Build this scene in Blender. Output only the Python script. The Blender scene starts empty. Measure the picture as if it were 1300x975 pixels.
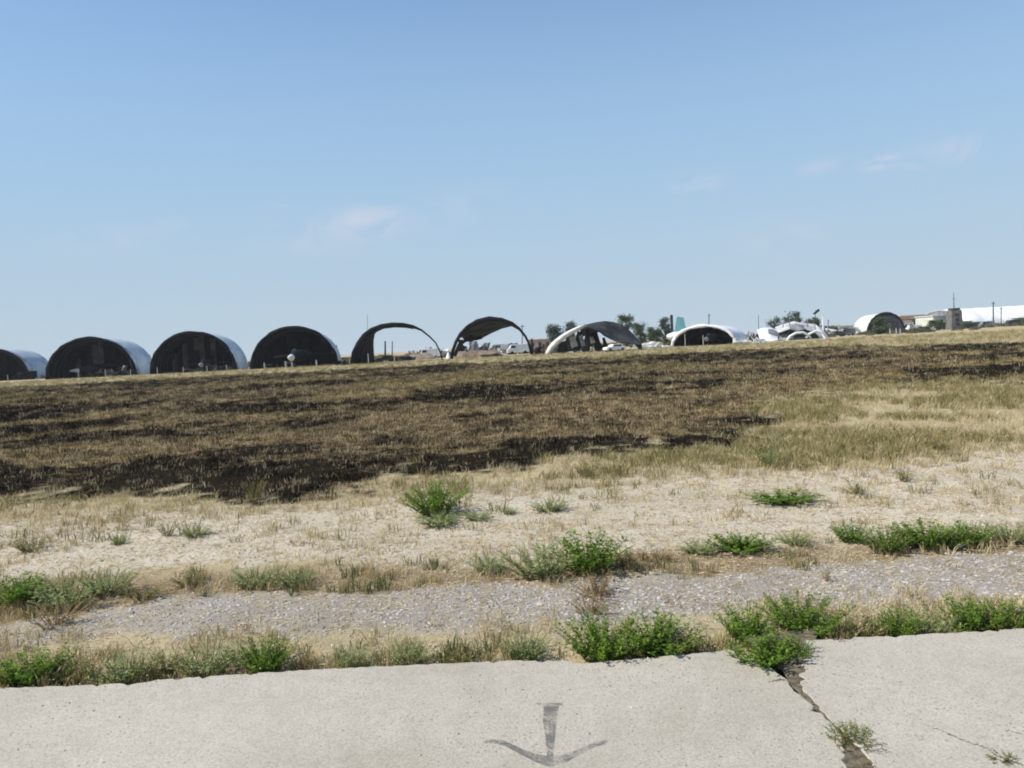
import bpy, bmesh, math, random
import numpy as np
from mathutils import Vector, Matrix
from mathutils.geometry import tessellate_polygon

R = math.radians
scene = bpy.context.scene
COL = scene.collection
rng = np.random.default_rng(7)
random.seed(7)

# ------------------------------------------------------------------ camera
F = 1020.0                      # focal length in pixels of a 1300 px wide frame
CAM_H = 2.2
PITCH, ROLL = R(2.72), R(2.98)
cam_d = bpy.data.cameras.new('camera')
cam = bpy.data.objects.new('camera', cam_d)
COL.objects.link(cam)
cam_d.sensor_width = 36.0
cam_d.lens = 36.0 * F / 1300.0
cam_d.clip_start = 0.1
cam_d.clip_end = 9000
CM = Matrix.Translation((0, 0, CAM_H)) @ Matrix.Rotation(R(90) - PITCH, 4, 'X') @ Matrix.Rotation(-ROLL, 4, 'Z')
cam.matrix_world = CM
scene.camera = cam
CR = CM.to_3x3()

# ------------------------------------------------------------------ light
SUN_AZ, SUN_EL = R(-100), R(47)
w = bpy.data.worlds.new('World')
scene.world = w
w.use_nodes = True
nt = w.node_tree
bg = nt.nodes['Background']
sky = nt.nodes.new('ShaderNodeTexSky')
sky.sky_type = 'NISHITA'
sky.sun_disc = False
sky.sun_elevation = SUN_EL
sky.sun_rotation = SUN_AZ % (2 * math.pi)
sky.altitude = 500
sky.air_density = 1.0
sky.dust_density = 0.3
sky.ozone_density = 3.0
# thin cloud wisps low in the sky
tc = nt.nodes.new('ShaderNodeTexCoord')
mp = nt.nodes.new('ShaderNodeMapping'); mp.inputs['Scale'].default_value = (7, 7, 15); mp.inputs['Location'].default_value = (1.9, 0.4, 0.7)
nz = nt.nodes.new('ShaderNodeTexNoise'); nz.inputs['Scale'].default_value = 1.6; nz.inputs['Detail'].default_value = 6; nz.inputs['Roughness'].default_value = 0.6; nz.inputs['Distortion'].default_value = 0.8
mr = nt.nodes.new('ShaderNodeMapRange'); mr.interpolation_type = 'SMOOTHSTEP'
mr.inputs[1].default_value = 0.36; mr.inputs[2].default_value = 0.68
sx = nt.nodes.new('ShaderNodeSeparateXYZ')
def sky_dir(px, py):
    d = Vector(((px - 650.0) / F, -(py - 487.5) / F, -1.0)); d.rotate(CR.to_quaternion()); return d.normalized()
acc = None
for px_, py_, rad_, str_ in ((475, 283, .075, 1.0), (345, 275, .05, .6), (215, 290, .05, .5), (885, 230, .05, .7), (730, 240, .045, .4), (1115, 207, .03, 1.3), (1195, 200, .075, .7), (1045, 212, .04, .6), (990, 300, .09, .35), (600, 265, .10, .35), (120, 310, .08, .35), (1260, 180, .06, .5), (400, 300, .12, .4)):
    sb = nt.nodes.new('ShaderNodeVectorMath'); sb.operation = 'SUBTRACT'; sb.inputs[1].default_value = sky_dir(px_, py_)
    ml_ = nt.nodes.new('ShaderNodeVectorMath'); ml_.operation = 'MULTIPLY'; ml_.inputs[1].default_value = (0.85, 0.85, 2.3)
    ln_ = nt.nodes.new('ShaderNodeVectorMath'); ln_.operation = 'LENGTH'
    mr_ = nt.nodes.new('ShaderNodeMapRange'); mr_.interpolation_type = 'SMOOTHERSTEP'
    mr_.inputs[1].default_value = rad_; mr_.inputs[2].default_value = 0.0; mr_.inputs[3].default_value = 0.0; mr_.inputs[4].default_value = str_
    nt.links.new(tc.outputs['Generated'], sb.inputs[0]); nt.links.new(sb.outputs[0], ml_.inputs[0]); nt.links.new(ml_.outputs[0], ln_.inputs[0]); nt.links.new(ln_.outputs['Value'], mr_.inputs[0])
    if acc is None: acc = mr_.outputs[0]
    else:
        ad_ = nt.nodes.new('ShaderNodeMath'); ad_.operation = 'ADD'; nt.links.new(acc, ad_.inputs[0]); nt.links.new(mr_.outputs[0], ad_.inputs[1]); acc = ad_.outputs[0]
m3 = nt.nodes.new('ShaderNodeMath'); m3.operation = 'MULTIPLY'; m3.use_clamp = True
cs_ = nt.nodes.new('ShaderNodeMath'); cs_.operation = 'MULTIPLY'; cs_.inputs[1].default_value = 0.5
mix = nt.nodes.new('ShaderNodeMixRGB'); mix.blend_type = 'MIX'
mix.inputs[2].default_value = (3.7, 3.6, 4.05, 1)
L = nt.links.new
L(tc.outputs['Generated'], mp.inputs[0]); L(mp.outputs[0], nz.inputs['Vector']); L(nz.outputs[0], mr.inputs[0])
L(tc.outputs['Generated'], sx.inputs[0])
L(mr.outputs[0], m3.inputs[0]); L(acc, m3.inputs[1])
# summer haze that pales the sky towards the horizon, the same all round
hz = nt.nodes.new('ShaderNodeValToRGB'); he = hz.color_ramp.elements
he[0].position = 0.0; he[0].color = (1, 1, 1, 1); he[1].position = 0.85; he[1].color = (0, 0, 0, 1)
for p_, v_ in ((0.10, 0.97), (0.20, 0.88), (0.42, 0.30)):
    e_ = he.new(p_); e_.color = (v_, v_, v_, 1)
hc = nt.nodes.new('ShaderNodeMapRange'); hc.inputs[1].default_value = 0.0; hc.inputs[2].default_value = 0.20
hm = nt.nodes.new('ShaderNodeMixRGB'); hm.inputs[1].default_value = (2.62, 3.18, 3.62, 1); hm.inputs[2].default_value = (2.02, 2.92, 3.85, 1)
sm_ = nt.nodes.new('ShaderNodeMixRGB')
L(sx.outputs[2], hz.inputs[0]); L(sx.outputs[2], hc.inputs[0]); L(hc.outputs[0], hm.inputs[0])
L(hz.outputs[0], sm_.inputs[0]); gain = nt.nodes.new('ShaderNodeMixRGB'); gain.blend_type = 'MULTIPLY'; gain.inputs[0].default_value = 1; gain.inputs[2].default_value = (0.60, 0.75, 0.85, 1)
L(sky.outputs[0], gain.inputs[1]); L(gain.outputs[0], sm_.inputs[1]); L(hm.outputs[0], sm_.inputs[2])
L(m3.outputs[0], cs_.inputs[0]); L(cs_.outputs[0], mix.inputs[0]); L(sm_.outputs[0], mix.inputs[1]); L(mix.outputs[0], bg.inputs[0])
bg.inputs[1].default_value = 0.121

sd = bpy.data.lights.new('sun', 'SUN')
sd.energy = 3.8
sd.angle = R(0.53)
sd.color = (1.0, 0.93, 0.82)
so = bpy.data.objects.new('sun', sd)
COL.objects.link(so)
sdir = Vector((math.sin(SUN_AZ) * math.cos(SUN_EL), math.cos(SUN_AZ) * math.cos(SUN_EL), math.sin(SUN_EL)))
so.rotation_euler = sdir.to_track_quat('Z', 'Y').to_euler()
so.location = (-30, -10, 60)

vs = scene.view_settings
scene.display_settings.display_device = 'sRGB'
vs.view_transform = 'Standard'
vs.look = 'None'
vs.exposure = 0.7
vs.gamma = 1.0
vs.use_curve_mapping = False
scene.cycles.max_bounces = 6
scene.cycles.filter_width = 1.9
scene.cycles.transparent_max_bounces = 12

# ------------------------------------------------------------------ helpers
def ray(px, py):
    return CR @ Vector(((px - 650.0) / F, -(py - 487.5) / F, -1.0))

def at(px, py, z=0.0):
    d = ray(px, py)
    t = (z - CAM_H) / d.z
    return Vector((d.x * t, d.y * t, z))

def P(px, py, Y):
    d = ray(px, py)
    t = Y / d.y
    return Vector((d.x * t, Y, CAM_H + d.z * t))

class MB:
    """collects vertices and faces of one mesh"""
    def __init__(s):
        s.v, s.f = [], []
    def quad(s, a, b, c, d):
        n = len(s.v); s.v += [tuple(a), tuple(b), tuple(c), tuple(d)]; s.f.append((n, n+1, n+2, n+3))
    def box(s, c, size, rz=0.0, taper=1.0, m=None):
        hx, hy, hz = size[0]/2, size[1]/2, size[2]/2
        n = len(s.v)
        for z, k in ((-hz, 1.0), (hz, taper)):
            for x, y in ((-hx, -hy), (hx, -hy), (hx, hy), (-hx, hy)):
                p = Vector((x*k, y*k, z))
                p.rotate(Matrix.Rotation(rz, 3, 'Z'))
                if m: p = m @ p
                s.v.append(tuple(p + Vector(c)))
        for q in ((0,3,2,1),(4,5,6,7),(0,1,5,4),(1,2,6,5),(2,3,7,6),(3,0,4,7)):
            s.f.append(tuple(n+i for i in q))
    def tube(s, pts, radii, k=6, cap=True):
        pts = [Vector(p) for p in pts]
        if not hasattr(radii, '__len__'): radii = [radii]*len(pts)
        n = len(s.v)
        for i, p in enumerate(pts):
            t = (pts[min(i+1, len(pts)-1)] - pts[max(i-1, 0)]).normalized()
            ref = Vector((0,0,1)) if abs(t.z) < 0.9 else Vector((0,1,0))
            a = t.cross(ref).normalized(); b = t.cross(a).normalized()
            for j in range(k):
                an = 2*math.pi*j/k
                s.v.append(tuple(p + (a*math.cos(an) + b*math.sin(an))*radii[i]))
        for i in range(len(pts)-1):
            for j in range(k):
                j2 = (j+1) % k
                s.f.append((n+i*k+j, n+i*k+j2, n+(i+1)*k+j2, n+(i+1)*k+j))
        if cap:
            s.f.append(tuple(n+j for j in reversed(range(k))))
            s.f.append(tuple(n+(len(pts)-1)*k+j for j in range(k)))
    def grid(s, rows):
        n = len(s.v); h = len(rows); wd = len(rows[0])
        for r in rows:
            for p in r: s.v.append(tuple(p))
        for i in range(h-1):
            for j in range(wd-1):
                s.f.append((n+i*wd+j, n+i*wd+j+1, n+(i+1)*wd+j+1, n+(i+1)*wd+j))
    def mesh(s, name, mat, smooth=False):
        me = bpy.data.meshes.new(name)
        me.from_pydata(s.v, [], s.f)
        if mat is not None: me.materials.append(mat)
        if smooth:
            me.polygons.foreach_set('use_smooth', [True]*len(me.polygons))
        me.update()
        return me
    def build(s, name, mat, parent=None, smooth=False, loc=None):
        o = bpy.data.objects.new(name, s.mesh(name, mat, smooth))
        COL.objects.link(o)
        if parent is not None: o.parent = parent
        if loc is not None: o.location = loc
        return o

def sheet(o, t):
    """gives a sheet a real thickness"""
    m = o.modifiers.new('thickness', 'SOLIDIFY'); m.thickness = t; m.offset = 0
    return o

def tag(o, label, cat, group=None):
    o['label'] = label; o['category'] = cat
    if group: o['group'] = group
    return o

def structure(o):
    o['kind'] = 'structure'; return o

def empty(name, loc, label, cat, group=None, rz=0.0):
    o = bpy.data.objects.new(name, None)
    COL.objects.link(o)
    o.location = loc; o.rotation_euler = (0, 0, rz)
    o.empty_display_size = 0.3
    return tag(o, label, cat, group)

def copy_tree(o, parent=None):
    c = o.copy(); COL.objects.link(c)
    if parent is not None: c.parent = parent
    for ch in list(o.children): copy_tree(ch, c)
    return c

# ---- value noise in numpy
_H = rng.random((256, 256))
def vnoise(x, y):
    xi = np.floor(x).astype(int); yi = np.floor(y).astype(int)
    fx = x - xi; fy = y - yi
    fx = fx*fx*(3-2*fx); fy = fy*fy*(3-2*fy)
    a = _H[xi & 255, yi & 255]; b = _H[(xi+1) & 255, yi & 255]
    c = _H[xi & 255, (yi+1) & 255]; d = _H[(xi+1) & 255, (yi+1) & 255]
    return (a*(1-fx)+b*fx)*(1-fy) + (c*(1-fx)+d*fx)*fy
def fbm(x, y, s, o=4, ox=0.0):
    x = np.asarray(x, float)/s + 37.3 + ox; y = np.asarray(y, float)/s + 11.7 + ox*1.7
    t = np.zeros_like(x); a = 0.5; n = 0
    for _ in range(o):
        t += a*vnoise(x, y); n += a; x = x*2.03+5.1; y = y*2.03+3.3; a *= 0.5
    return t/n
def sstep(a, b, x):
    t = np.clip((x-a)/(b-a), 0, 1); return t*t*(3-2*t)

# ------------------------------------------------------------------ materials
def new_mat(name):
    m = bpy.data.materials.new(name); m.use_nodes = True
    t = m.node_tree
    return m, t, t.nodes['Principled BSDF']

def noise_node(t, scale, detail=4, rough=0.55, vec=None):
    n = t.nodes.new('ShaderNodeTexNoise')
    n.inputs['Scale'].default_value = scale; n.inputs['Detail'].default_value = detail; n.inputs['Roughness'].default_value = rough
    if vec is not None: t.links.new(vec, n.inputs['Vector'])
    return n

def ramp_node(t, stops, fac):
    r = t.nodes.new('ShaderNodeValToRGB')
    e = r.color_ramp.elements
    while len(e) < len(stops): e.new(0.5)
    for el, (p, c) in zip(e, stops):
        el.position = p; el.color = (*c, 1)
    t.links.new(fac, r.inputs[0])
    return r

def simple(name, c1, c2, scale=1.5, rough=0.8, metal=0.0, bump=0.0, bscale=None, coord='Object'):
    m, t, b = new_mat(name)
    co = t.nodes.new('ShaderNodeTexCoord')
    n = noise_node(t, scale, 5, 0.6, co.outputs[coord])
    r = ramp_node(t, [(0.36, c1), (0.64, c2)], n.outputs[0])
    t.links.new(r.outputs[0], b.inputs['Base Color'])
    b.inputs['Roughness'].default_value = rough; b.inputs['Metallic'].default_value = metal
    b.inputs['Specular IOR Level'].default_value = 0.12 if rough >= 0.8 else 0.4
    if bump:
        n2 = noise_node(t, bscale or scale*6, 4, 0.6, co.outputs[coord])
        bp = t.nodes.new('ShaderNodeBump'); bp.inputs['Strength'].default_value = bump; bp.inputs['Distance'].default_value = 0.02
        t.links.new(n2.outputs[0], bp.inputs['Height']); t.links.new(bp.outputs[0], b.inputs['Normal'])
    return m

def leafy(name, stops, trans=0.35, tint=True, rough=0.6):
    """leaf or blade: colour varies per instance or per face tint, lets some light through"""
    m, t, b = new_mat(name)
    if tint:
        a = t.nodes.new('ShaderNodeAttribute'); a.attribute_name = 'tint'; fac = a.outputs['Fac']
    else:
        oi = t.nodes.new('ShaderNodeObjectInfo'); fac = oi.outputs['Random']
    r = ramp_node(t, stops, fac)
    b.inputs['Roughness'].default_value = rough
    b.inputs['Specular IOR Level'].default_value = 0.08
    t.links.new(r.outputs[0], b.inputs['Base Color'])
    tr = t.nodes.new('ShaderNodeBsdfTranslucent')
    mx = t.nodes.new('ShaderNodeMixShader'); mx.inputs[0].default_value = trans
    t.links.new(r.outputs[0], tr.inputs[0])
    t.links.new(b.outputs[0], mx.inputs[1]); t.links.new(tr.outputs[0], mx.inputs[2])
    t.links.new(mx.outputs[0], t.nodes['Material Output'].inputs[0])
    return m

M = {}
M['leaf_green'] = leafy('leaf_green', [(0.0, (0.055, 0.105, 0.015)), (0.5, (0.12, 0.225, 0.025)), (1.0, (0.27, 0.37, 0.065))], 0.42)
M['leaf_grey_veiled'] = leafy('leaf_grey_veiled', [(0.0, (0.15, 0.19, 0.07)), (0.5, (0.28, 0.34, 0.14)), (1.0, (0.44, 0.47, 0.25))], 0.42)  # pale veil of window reflections put into the grey-green leaf colour
M['leaf_olive'] = leafy('leaf_olive', [(0.0, (0.07, 0.085, 0.02)), (0.5, (0.13, 0.145, 0.035)), (1.0, (0.25, 0.22, 0.07))])
M['leaf_dead'] = leafy('leaf_dead', [(0.0, (0.09, 0.055, 0.025)), (0.5, (0.19, 0.12, 0.05)), (1.0, (0.34, 0.25, 0.12))])
M['stem_green'] = simple('stem_green', (0.10, 0.13, 0.04), (0.20, 0.18, 0.07), 20)
M['stem_dry'] = simple('stem_dry', (0.22, 0.15, 0.07), (0.40, 0.31, 0.16), 20)
M['straw'] = leafy('straw', [(0.0, (0.32, 0.245, 0.125)), (0.5, (0.52, 0.43, 0.25)), (1.0, (0.68, 0.59, 0.38))], 0.3, False)
M['stubble'] = leafy('stubble', [(0.0, (0.008, 0.007, 0.006)), (0.58, (0.018, 0.015, 0.011)), (0.72, (0.18, 0.125, 0.06)), (1.0, (0.60, 0.48, 0.29))], 0.2, False)
M['field_grass'] = leafy('field_grass', [(0.0, (0.10, 0.105, 0.035)), (0.4, (0.21, 0.19, 0.07)), (1.0, (0.42, 0.35, 0.17))], 0.3, False)
M['char'] = leafy('char', [(0.0, (0.006, 0.005, 0.005)), (0.7, (0.02, 0.016, 0.013)), (1.0, (0.06, 0.05, 0.04))], 0.1, False)
M['golden_grass'] = leafy('golden_grass', [(0.0, (0.06, 0.055, 0.02)), (0.35, (0.19, 0.155, 0.055)), (0.65, (0.36, 0.29, 0.115)), (1.0, (0.62, 0.53, 0.29))], 0.25, False)
M['scorched_grass'] = leafy('scorched_grass', [(0.0, (0.035, 0.025, 0.014)), (0.36, (0.12, 0.09, 0.045)), (0.66, (0.30, 0.235, 0.12)), (1.0, (0.66, 0.55, 0.34))], 0.25, False)
M['verge_grass'] = leafy('verge_grass', [(0.0, (0.07, 0.10, 0.03)), (0.45, (0.15, 0.17, 0.06)), (0.7, (0.38, 0.30, 0.14)), (1.0, (0.52, 0.42, 0.22))], 0.3, False)
M['tree_leaf'] = leafy('tree_leaf', [(0.0, (0.035, 0.055, 0.025)), (0.5, (0.065, 0.095, 0.04)), (1.0, (0.11, 0.135, 0.06))], 0.2)
M['tree_leaf_blue'] = leafy('tree_leaf_blue', [(0.0, (0.035, 0.055, 0.04)), (0.5, (0.06, 0.085, 0.06)), (1.0, (0.09, 0.11, 0.08))], 0.2)
M['bark'] = simple('bark', (0.07, 0.05, 0.035), (0.14, 0.11, 0.08), 3)
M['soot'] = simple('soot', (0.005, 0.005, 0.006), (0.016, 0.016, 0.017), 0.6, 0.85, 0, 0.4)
M['soot_light'] = simple('soot_light', (0.012, 0.013, 0.014), (0.055, 0.056, 0.054), 0.35, 0.8, 0, 0.4)
M['dirty_white'] = simple('dirty_white', (0.28, 0.29, 0.29), (0.62, 0.62, 0.60), 0.5, 0.7)
M['ash_panel'] = simple('ash_panel', (0.16, 0.17, 0.17), (0.38, 0.39, 0.38), 0.4, 0.8)
M['grey_metal'] = simple('grey_metal', (0.10, 0.11, 0.12), (0.28, 0.29, 0.30), 0.5, 0.6, 0, 0.3)
M['white_sheet'] = simple('white_sheet', (0.55, 0.58, 0.62), (0.80, 0.81, 0.82), 0.25, 0.55, 0, 0.2)
M['white_paint'] = simple('white_paint', (0.62, 0.63, 0.63), (0.80, 0.80, 0.79), 0.8, 0.5)
M['pale_post'] = simple('pale_post', (0.34, 0.32, 0.28), (0.52, 0.50, 0.44), 3, 0.8)
M['dark_steel'] = simple('dark_steel', (0.014, 0.018, 0.023), (0.045, 0.05, 0.057), 1, 0.6)
M['teal_paint'] = simple('teal_paint', (0.16, 0.42, 0.43), (0.24, 0.53, 0.53), 0.7, 0.5)
M['glass_dark'] = simple('glass_dark', (0.015, 0.02, 0.025), (0.03, 0.035, 0.04), 1, 0.15)
M['tan_wall'] = simple('tan_wall', (0.36, 0.25, 0.20), (0.46, 0.34, 0.28), 0.4)
M['cream_wall'] = simple('cream_wall', (0.50, 0.53, 0.45), (0.62, 0.64, 0.56), 0.4)
M['dark_brick'] = simple('dark_brick', (0.10, 0.10, 0.09), (0.18, 0.175, 0.16), 0.6)
M['earth_bank'] = simple('earth_bank', (0.12, 0.09, 0.065), (0.25, 0.20, 0.15), 0.5)
M['rubber'] = simple('rubber', (0.015, 0.015, 0.015), (0.03, 0.03, 0.03), 5)
M['rust'] = simple('rust', (0.10, 0.06, 0.04), (0.22, 0.15, 0.11), 0.8)

def half_sooty(name, clean1, clean2):
    """metal cladding, silvery, blotched with soot that creeps in from the burnt front end (object Y runs along the vault)"""
    m, t, b = new_mat(name)
    co = t.nodes.new('ShaderNodeTexCoord')
    n = noise_node(t, 0.25, 5, 0.6, co.outputs['Object'])
    s = t.nodes.new('ShaderNodeSeparateXYZ'); t.links.new(co.outputs['Object'], s.inputs[0])
    ad = t.nodes.new('ShaderNodeMath'); ad.operation = 'MULTIPLY_ADD'; ad.inputs[1].default_value = 9.0
    t.links.new(n.outputs[0], ad.inputs[0]); t.links.new(s.outputs[1], ad.inputs[2])
    mr_ = t.nodes.new('ShaderNodeMapRange'); mr_.inputs[1].default_value = 5.0; mr_.inputs[2].default_value = 8.0
    t.links.new(ad.outputs[0], mr_.inputs[0])
    n2 = noise_node(t, 0.5, 5, 0.6, co.outputs['Object'])
    r = ramp_node(t, [(0.35, clean1), (0.65, clean2)], n2.outputs[0])
    mx = t.nodes.new('ShaderNodeMixRGB'); mx.inputs[1].default_value = (0.02, 0.02, 0.02, 1)
    t.links.new(mr_.outputs[0], mx.inputs[0]); t.links.new(r.outputs[0], mx.inputs[2])
    t.links.new(mx.outputs[0], b.inputs['Base Color'])
    b.inputs['Roughness'].default_value = 0.55
    return m
M['sooty_sheet'] = half_sooty('sooty_sheet', (0.26, 0.33, 0.39), (0.50, 0.55, 0.59))

# concrete
def concrete():
    m, t, b = new_mat('worn_concrete')
    co = t.nodes.new('ShaderNodeTexCoord'); O = co.outputs['Object']
    big = noise_node(t, 0.55, 4, 0.55, O)
    mid = noise_node(t, 9, 5, 0.65, O)
    fine = noise_node(t, 75, 4, 0.65, O)
    base = ramp_node(t, [(0.28, (0.315, 0.287, 0.235)), (0.5, (0.385, 0.357, 0.30)), (0.72, (0.425, 0.398, 0.34))], big.outputs[0])
    r2 = ramp_node(t, [(0.3, (0.91, 0.90, 0.89)), (0.7, (1.05, 1.05, 1.05))], mid.outputs[0])
    r3 = ramp_node(t, [(0.3, (0.70, 0.695, 0.68)), (0.5, (1.0, 1.0, 1.0)), (0.72, (1.22, 1.22, 1.22))], fine.outputs[0])
    mu = t.nodes.new('ShaderNodeMixRGB'); mu.blend_type = 'MULTIPLY'; mu.inputs[0].default_value = 1
    mu2 = t.nodes.new('ShaderNodeMixRGB'); mu2.blend_type = 'MULTIPLY'; mu2.inputs[0].default_value = 1
    t.links.new(base.outputs[0], mu.inputs[1]); t.links.new(r2.outputs[0], mu.inputs[2])
    t.links.new(mu.outputs[0], mu2.inputs[1]); t.links.new(r3.outputs[0], mu2.inputs[2])
    # exposed dark stones and pits, denser in some patches
    vo = t.nodes.new('ShaderNodeTexVoronoi'); vo.inputs['Scale'].default_value = 34; t.links.new(O, vo.inputs['Vector'])
    sp = ramp_node(t, [(0.16, (1, 1, 1)), (0.28, (0, 0, 0))], vo.outputs['Distance'])
    pat = noise_node(t, 1.1, 4, 0.7, O)
    pr = ramp_node(t, [(0.42, (0.12, 0.12, 0.12)), (0.62, (1, 1, 1))], pat.outputs[0])
    wn = t.nodes.new('ShaderNodeTexWhiteNoise'); t.links.new(vo.outputs['Position'], wn.inputs['Vector'])
    gt = t.nodes.new('ShaderNodeMath'); gt.operation = 'GREATER_THAN'; gt.inputs[1].default_value = 0.55
    t.links.new(wn.outputs['Value'], gt.inputs[0])
    ml = t.nodes.new('ShaderNodeMath'); ml.operation = 'MULTIPLY'; t.links.new(sp.outputs[0], ml.inputs[0]); t.links.new(pr.outputs[0], ml.inputs[1])
    ml2 = t.nodes.new('ShaderNodeMath'); ml2.operation = 'MULTIPLY'; t.links.new(ml.outputs[0], ml2.inputs[0]); t.links.new(gt.outputs[0], ml2.inputs[1])
    ml3 = t.nodes.new('ShaderNodeMath'); ml3.operation = 'MULTIPLY'; ml3.inputs[1].default_value = 0.8; t.links.new(ml2.outputs[0], ml3.inputs[0])
    dk = t.nodes.new('ShaderNodeMixRGB'); dk.inputs[2].default_value = (0.13, 0.12, 0.105, 1)
    t.links.new(ml3.outputs[0], dk.inputs[0]); t.links.new(mu2.outputs[0], dk.inputs[1])
    t.links.new(dk.outputs[0], b.inputs['Base Color'])
    b.inputs['Roughness'].default_value = 0.9
    b.inputs['Specular IOR Level'].default_value = 0.3
    # broom finish and grain
    mpn = t.nodes.new('ShaderNodeMapping'); mpn.inputs['Rotation'].default_value = (0, 0, R(58)); t.links.new(O, mpn.inputs[0])
    wv = t.nodes.new('ShaderNodeTexWave'); wv.inputs['Scale'].default_value = 16; wv.inputs['Distortion'].default_value = 1.5; wv.inputs['Detail'].default_value = 2
    t.links.new(mpn.outputs[0], wv.inputs['Vector'])
    s1 = t.nodes.new('ShaderNodeMath'); s1.operation = 'MULTIPLY_ADD'; s1.inputs[1].default_value = 0.16
    t.links.new(wv.outputs['Fac'], s1.inputs[0]); t.links.new(fine.outputs[0], s1.inputs[2])
    s2 = t.nodes.new('ShaderNodeMath'); s2.operation = 'MULTIPLY_ADD'; s2.inputs[1].default_value = 0.5
    t.links.new(mid.outputs[0], s2.inputs[0]); t.links.new(s1.outputs[0], s2.inputs[2])
    s3 = t.nodes.new('ShaderNodeMath'); s3.operation = 'SUBTRACT'; t.links.new(s2.outputs[0], s3.inputs[0]); t.links.new(ml2.outputs[0], s3.inputs[1])
    bp = t.nodes.new('ShaderNodeBump'); bp.inputs['Strength'].default_value = 0.45; bp.inputs['Distance'].default_value = 0.006
    t.links.new(s3.outputs[0], bp.inputs['Height']); t.links.new(bp.outputs[0], b.inputs['Normal'])
    return m
M['concrete'] = concrete()

def worn_paint():
    m, t, b = new_mat('worn_grey_paint')
    co = t.nodes.new('ShaderNodeTexCoord'); O = co.outputs['Object']
    n = noise_node(t, 70, 5, 0.8, O); n2 = noise_node(t, 7, 4, 0.6, O)
    s = t.nodes.new('ShaderNodeMath'); s.operation = 'ADD'; t.links.new(n.outputs[0], s.inputs[0]); t.links.new(n2.outputs[0], s.inputs[1])
    r = ramp_node(t, [(0.43, (0.05, 0.05, 0.05)), (0.57, (0.80, 0.80, 0.80))], s.outputs[0])
    h = t.nodes.new('ShaderNodeMath'); h.operation = 'MULTIPLY'; h.inputs[1].default_value = 0.5; t.links.new(s.outputs[0], h.inputs[0]); t.links.new(h.outputs[0], r.inputs[0])
    b.inputs['Base Color'].default_value = (0.13, 0.128, 0.12, 1); b.inputs['Roughness'].default_value = 0.85
    t.links.new(r.outputs[0], b.inputs['Alpha'])
    return m
M['worn_paint'] = worn_paint()

# ------------------------------------------------------------------ ground zones: lines running across the view, y as a function of x
def line(pts):
    q = sorted([(at(a, b).x, at(a, b).y) for a, b in pts])
    xs = np.array([p[0] for p in q]); ys = np.array([p[1] for p in q])
    return lambda x: np.interp(x, xs, ys)
EDGE_PX = [(-250, 888), (0, 872), (100, 868), (200, 862), (400, 849), (640, 838), (720, 838), (735, 840), (880, 828), (930, 822), (1030, 811), (1300, 797), (1600, 779)]
z_edge = line(EDGE_PX)
z_grav0 = line([(-200, 830), (0, 822), (110, 812), (300, 806), (600, 793), (740, 790), (900, 783), (1000, 772), (1100, 764), (1300, 748), (1550, 735)])
z_grav1 = line([(-200, 805), (0, 795), (90, 783), (130, 775), (300, 758), (440, 750), (600, 744), (760, 738), (900, 730), (1000, 722), (1100, 711), (1300, 697), (1550, 682)])
z_straw1 = line([(-200, 750), (0, 742), (200, 735), (400, 725), (600, 715), (800, 703), (1000, 690), (1300, 672), (1550, 655)])
z_dirt1 = line([(-200, 662), (0, 655), (200, 650), (500, 632), (700, 612), (900, 598), (1100, 588), (1300, 566), (1550, 545)])
z_burn0 = line([(-200, 645), (0, 637), (200, 630), (330, 636), (420, 625), (500, 612), (600, 600), (720, 580), (860, 570), (940, 560), (963, 545), (972, 522), (985, 508), (1010, 499), (1100, 491), (1200, 490), (1300, 486), (1550, 472)])
z_burn1 = line([(-150, 500), (0, 492), (150, 484), (300, 476), (450, 468.5), (700, 456), (900, 446), (1000, 443), (1300, 435), (1500, 425)])

def zones(x, y):
    """weights of burnt, gravel, dirt, straw at ground points, and a burn-density noise"""
    x = np.asarray(x, float); y = np.asarray(y, float)
    n1 = fbm(x, y, 1.6, 4) - 0.5; n2 = fbm(x, y, 0.35, 3, 9.0) - 0.5; n3 = fbm(x, y, 7.0, 4, 3.0) - 0.5
    s = np.clip(y/14.0, 0.4, 8)
    yb = y + (n1*4.2 + n2*2.8)*s + n3*0.10*y
    b0 = z_burn0(x); b1 = z_burn1(x)
    burnt = sstep(0, 1, np.minimum((yb-b0)/(1.1*s)+0.5, (b1-y-n3*40-n1*10)/7.0+0.5))
    yn = y + n1*0.55 + n2*0.5
    gravel = sstep(0, 1, np.minimum((yn-z_grav0(x))/0.45+0.5, (z_grav1(x)-yn)/0.4+0.5))
    gravel = gravel*(0.6 + 0.4*sstep(-4.9, -3.2, x + n1*2.0))
    yd = y + n1*2.2 + n2*1.2
    dirt = sstep(0, 1, np.minimum((yd-z_straw1(x))/0.7+0.5, (z_dirt1(x)-yd)/1.6+0.5))
    strip = sstep(0, 1, np.minimum((yn-z_grav1(x))/0.3+0.5, (z_straw1(x)-yn)/0.6+0.5))
    patch = 0.5 + (fbm(x, y, 5.5, 5, 21.0)-0.5)*0.85 + (fbm(x, y, 1.3, 4, 33.0)-0.5)*0.4
    band = np.exp(-((y-27-0.15*x-n3*12)/5.5)**2)*0.10 + np.exp(-((y-60-n3*30)/14)**2)*0.04 - np.exp(-((y-17-n3*5)/4.5)**2)*0.12
    patch = patch + band
    return burnt, gravel, dirt, strip, patch

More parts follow.
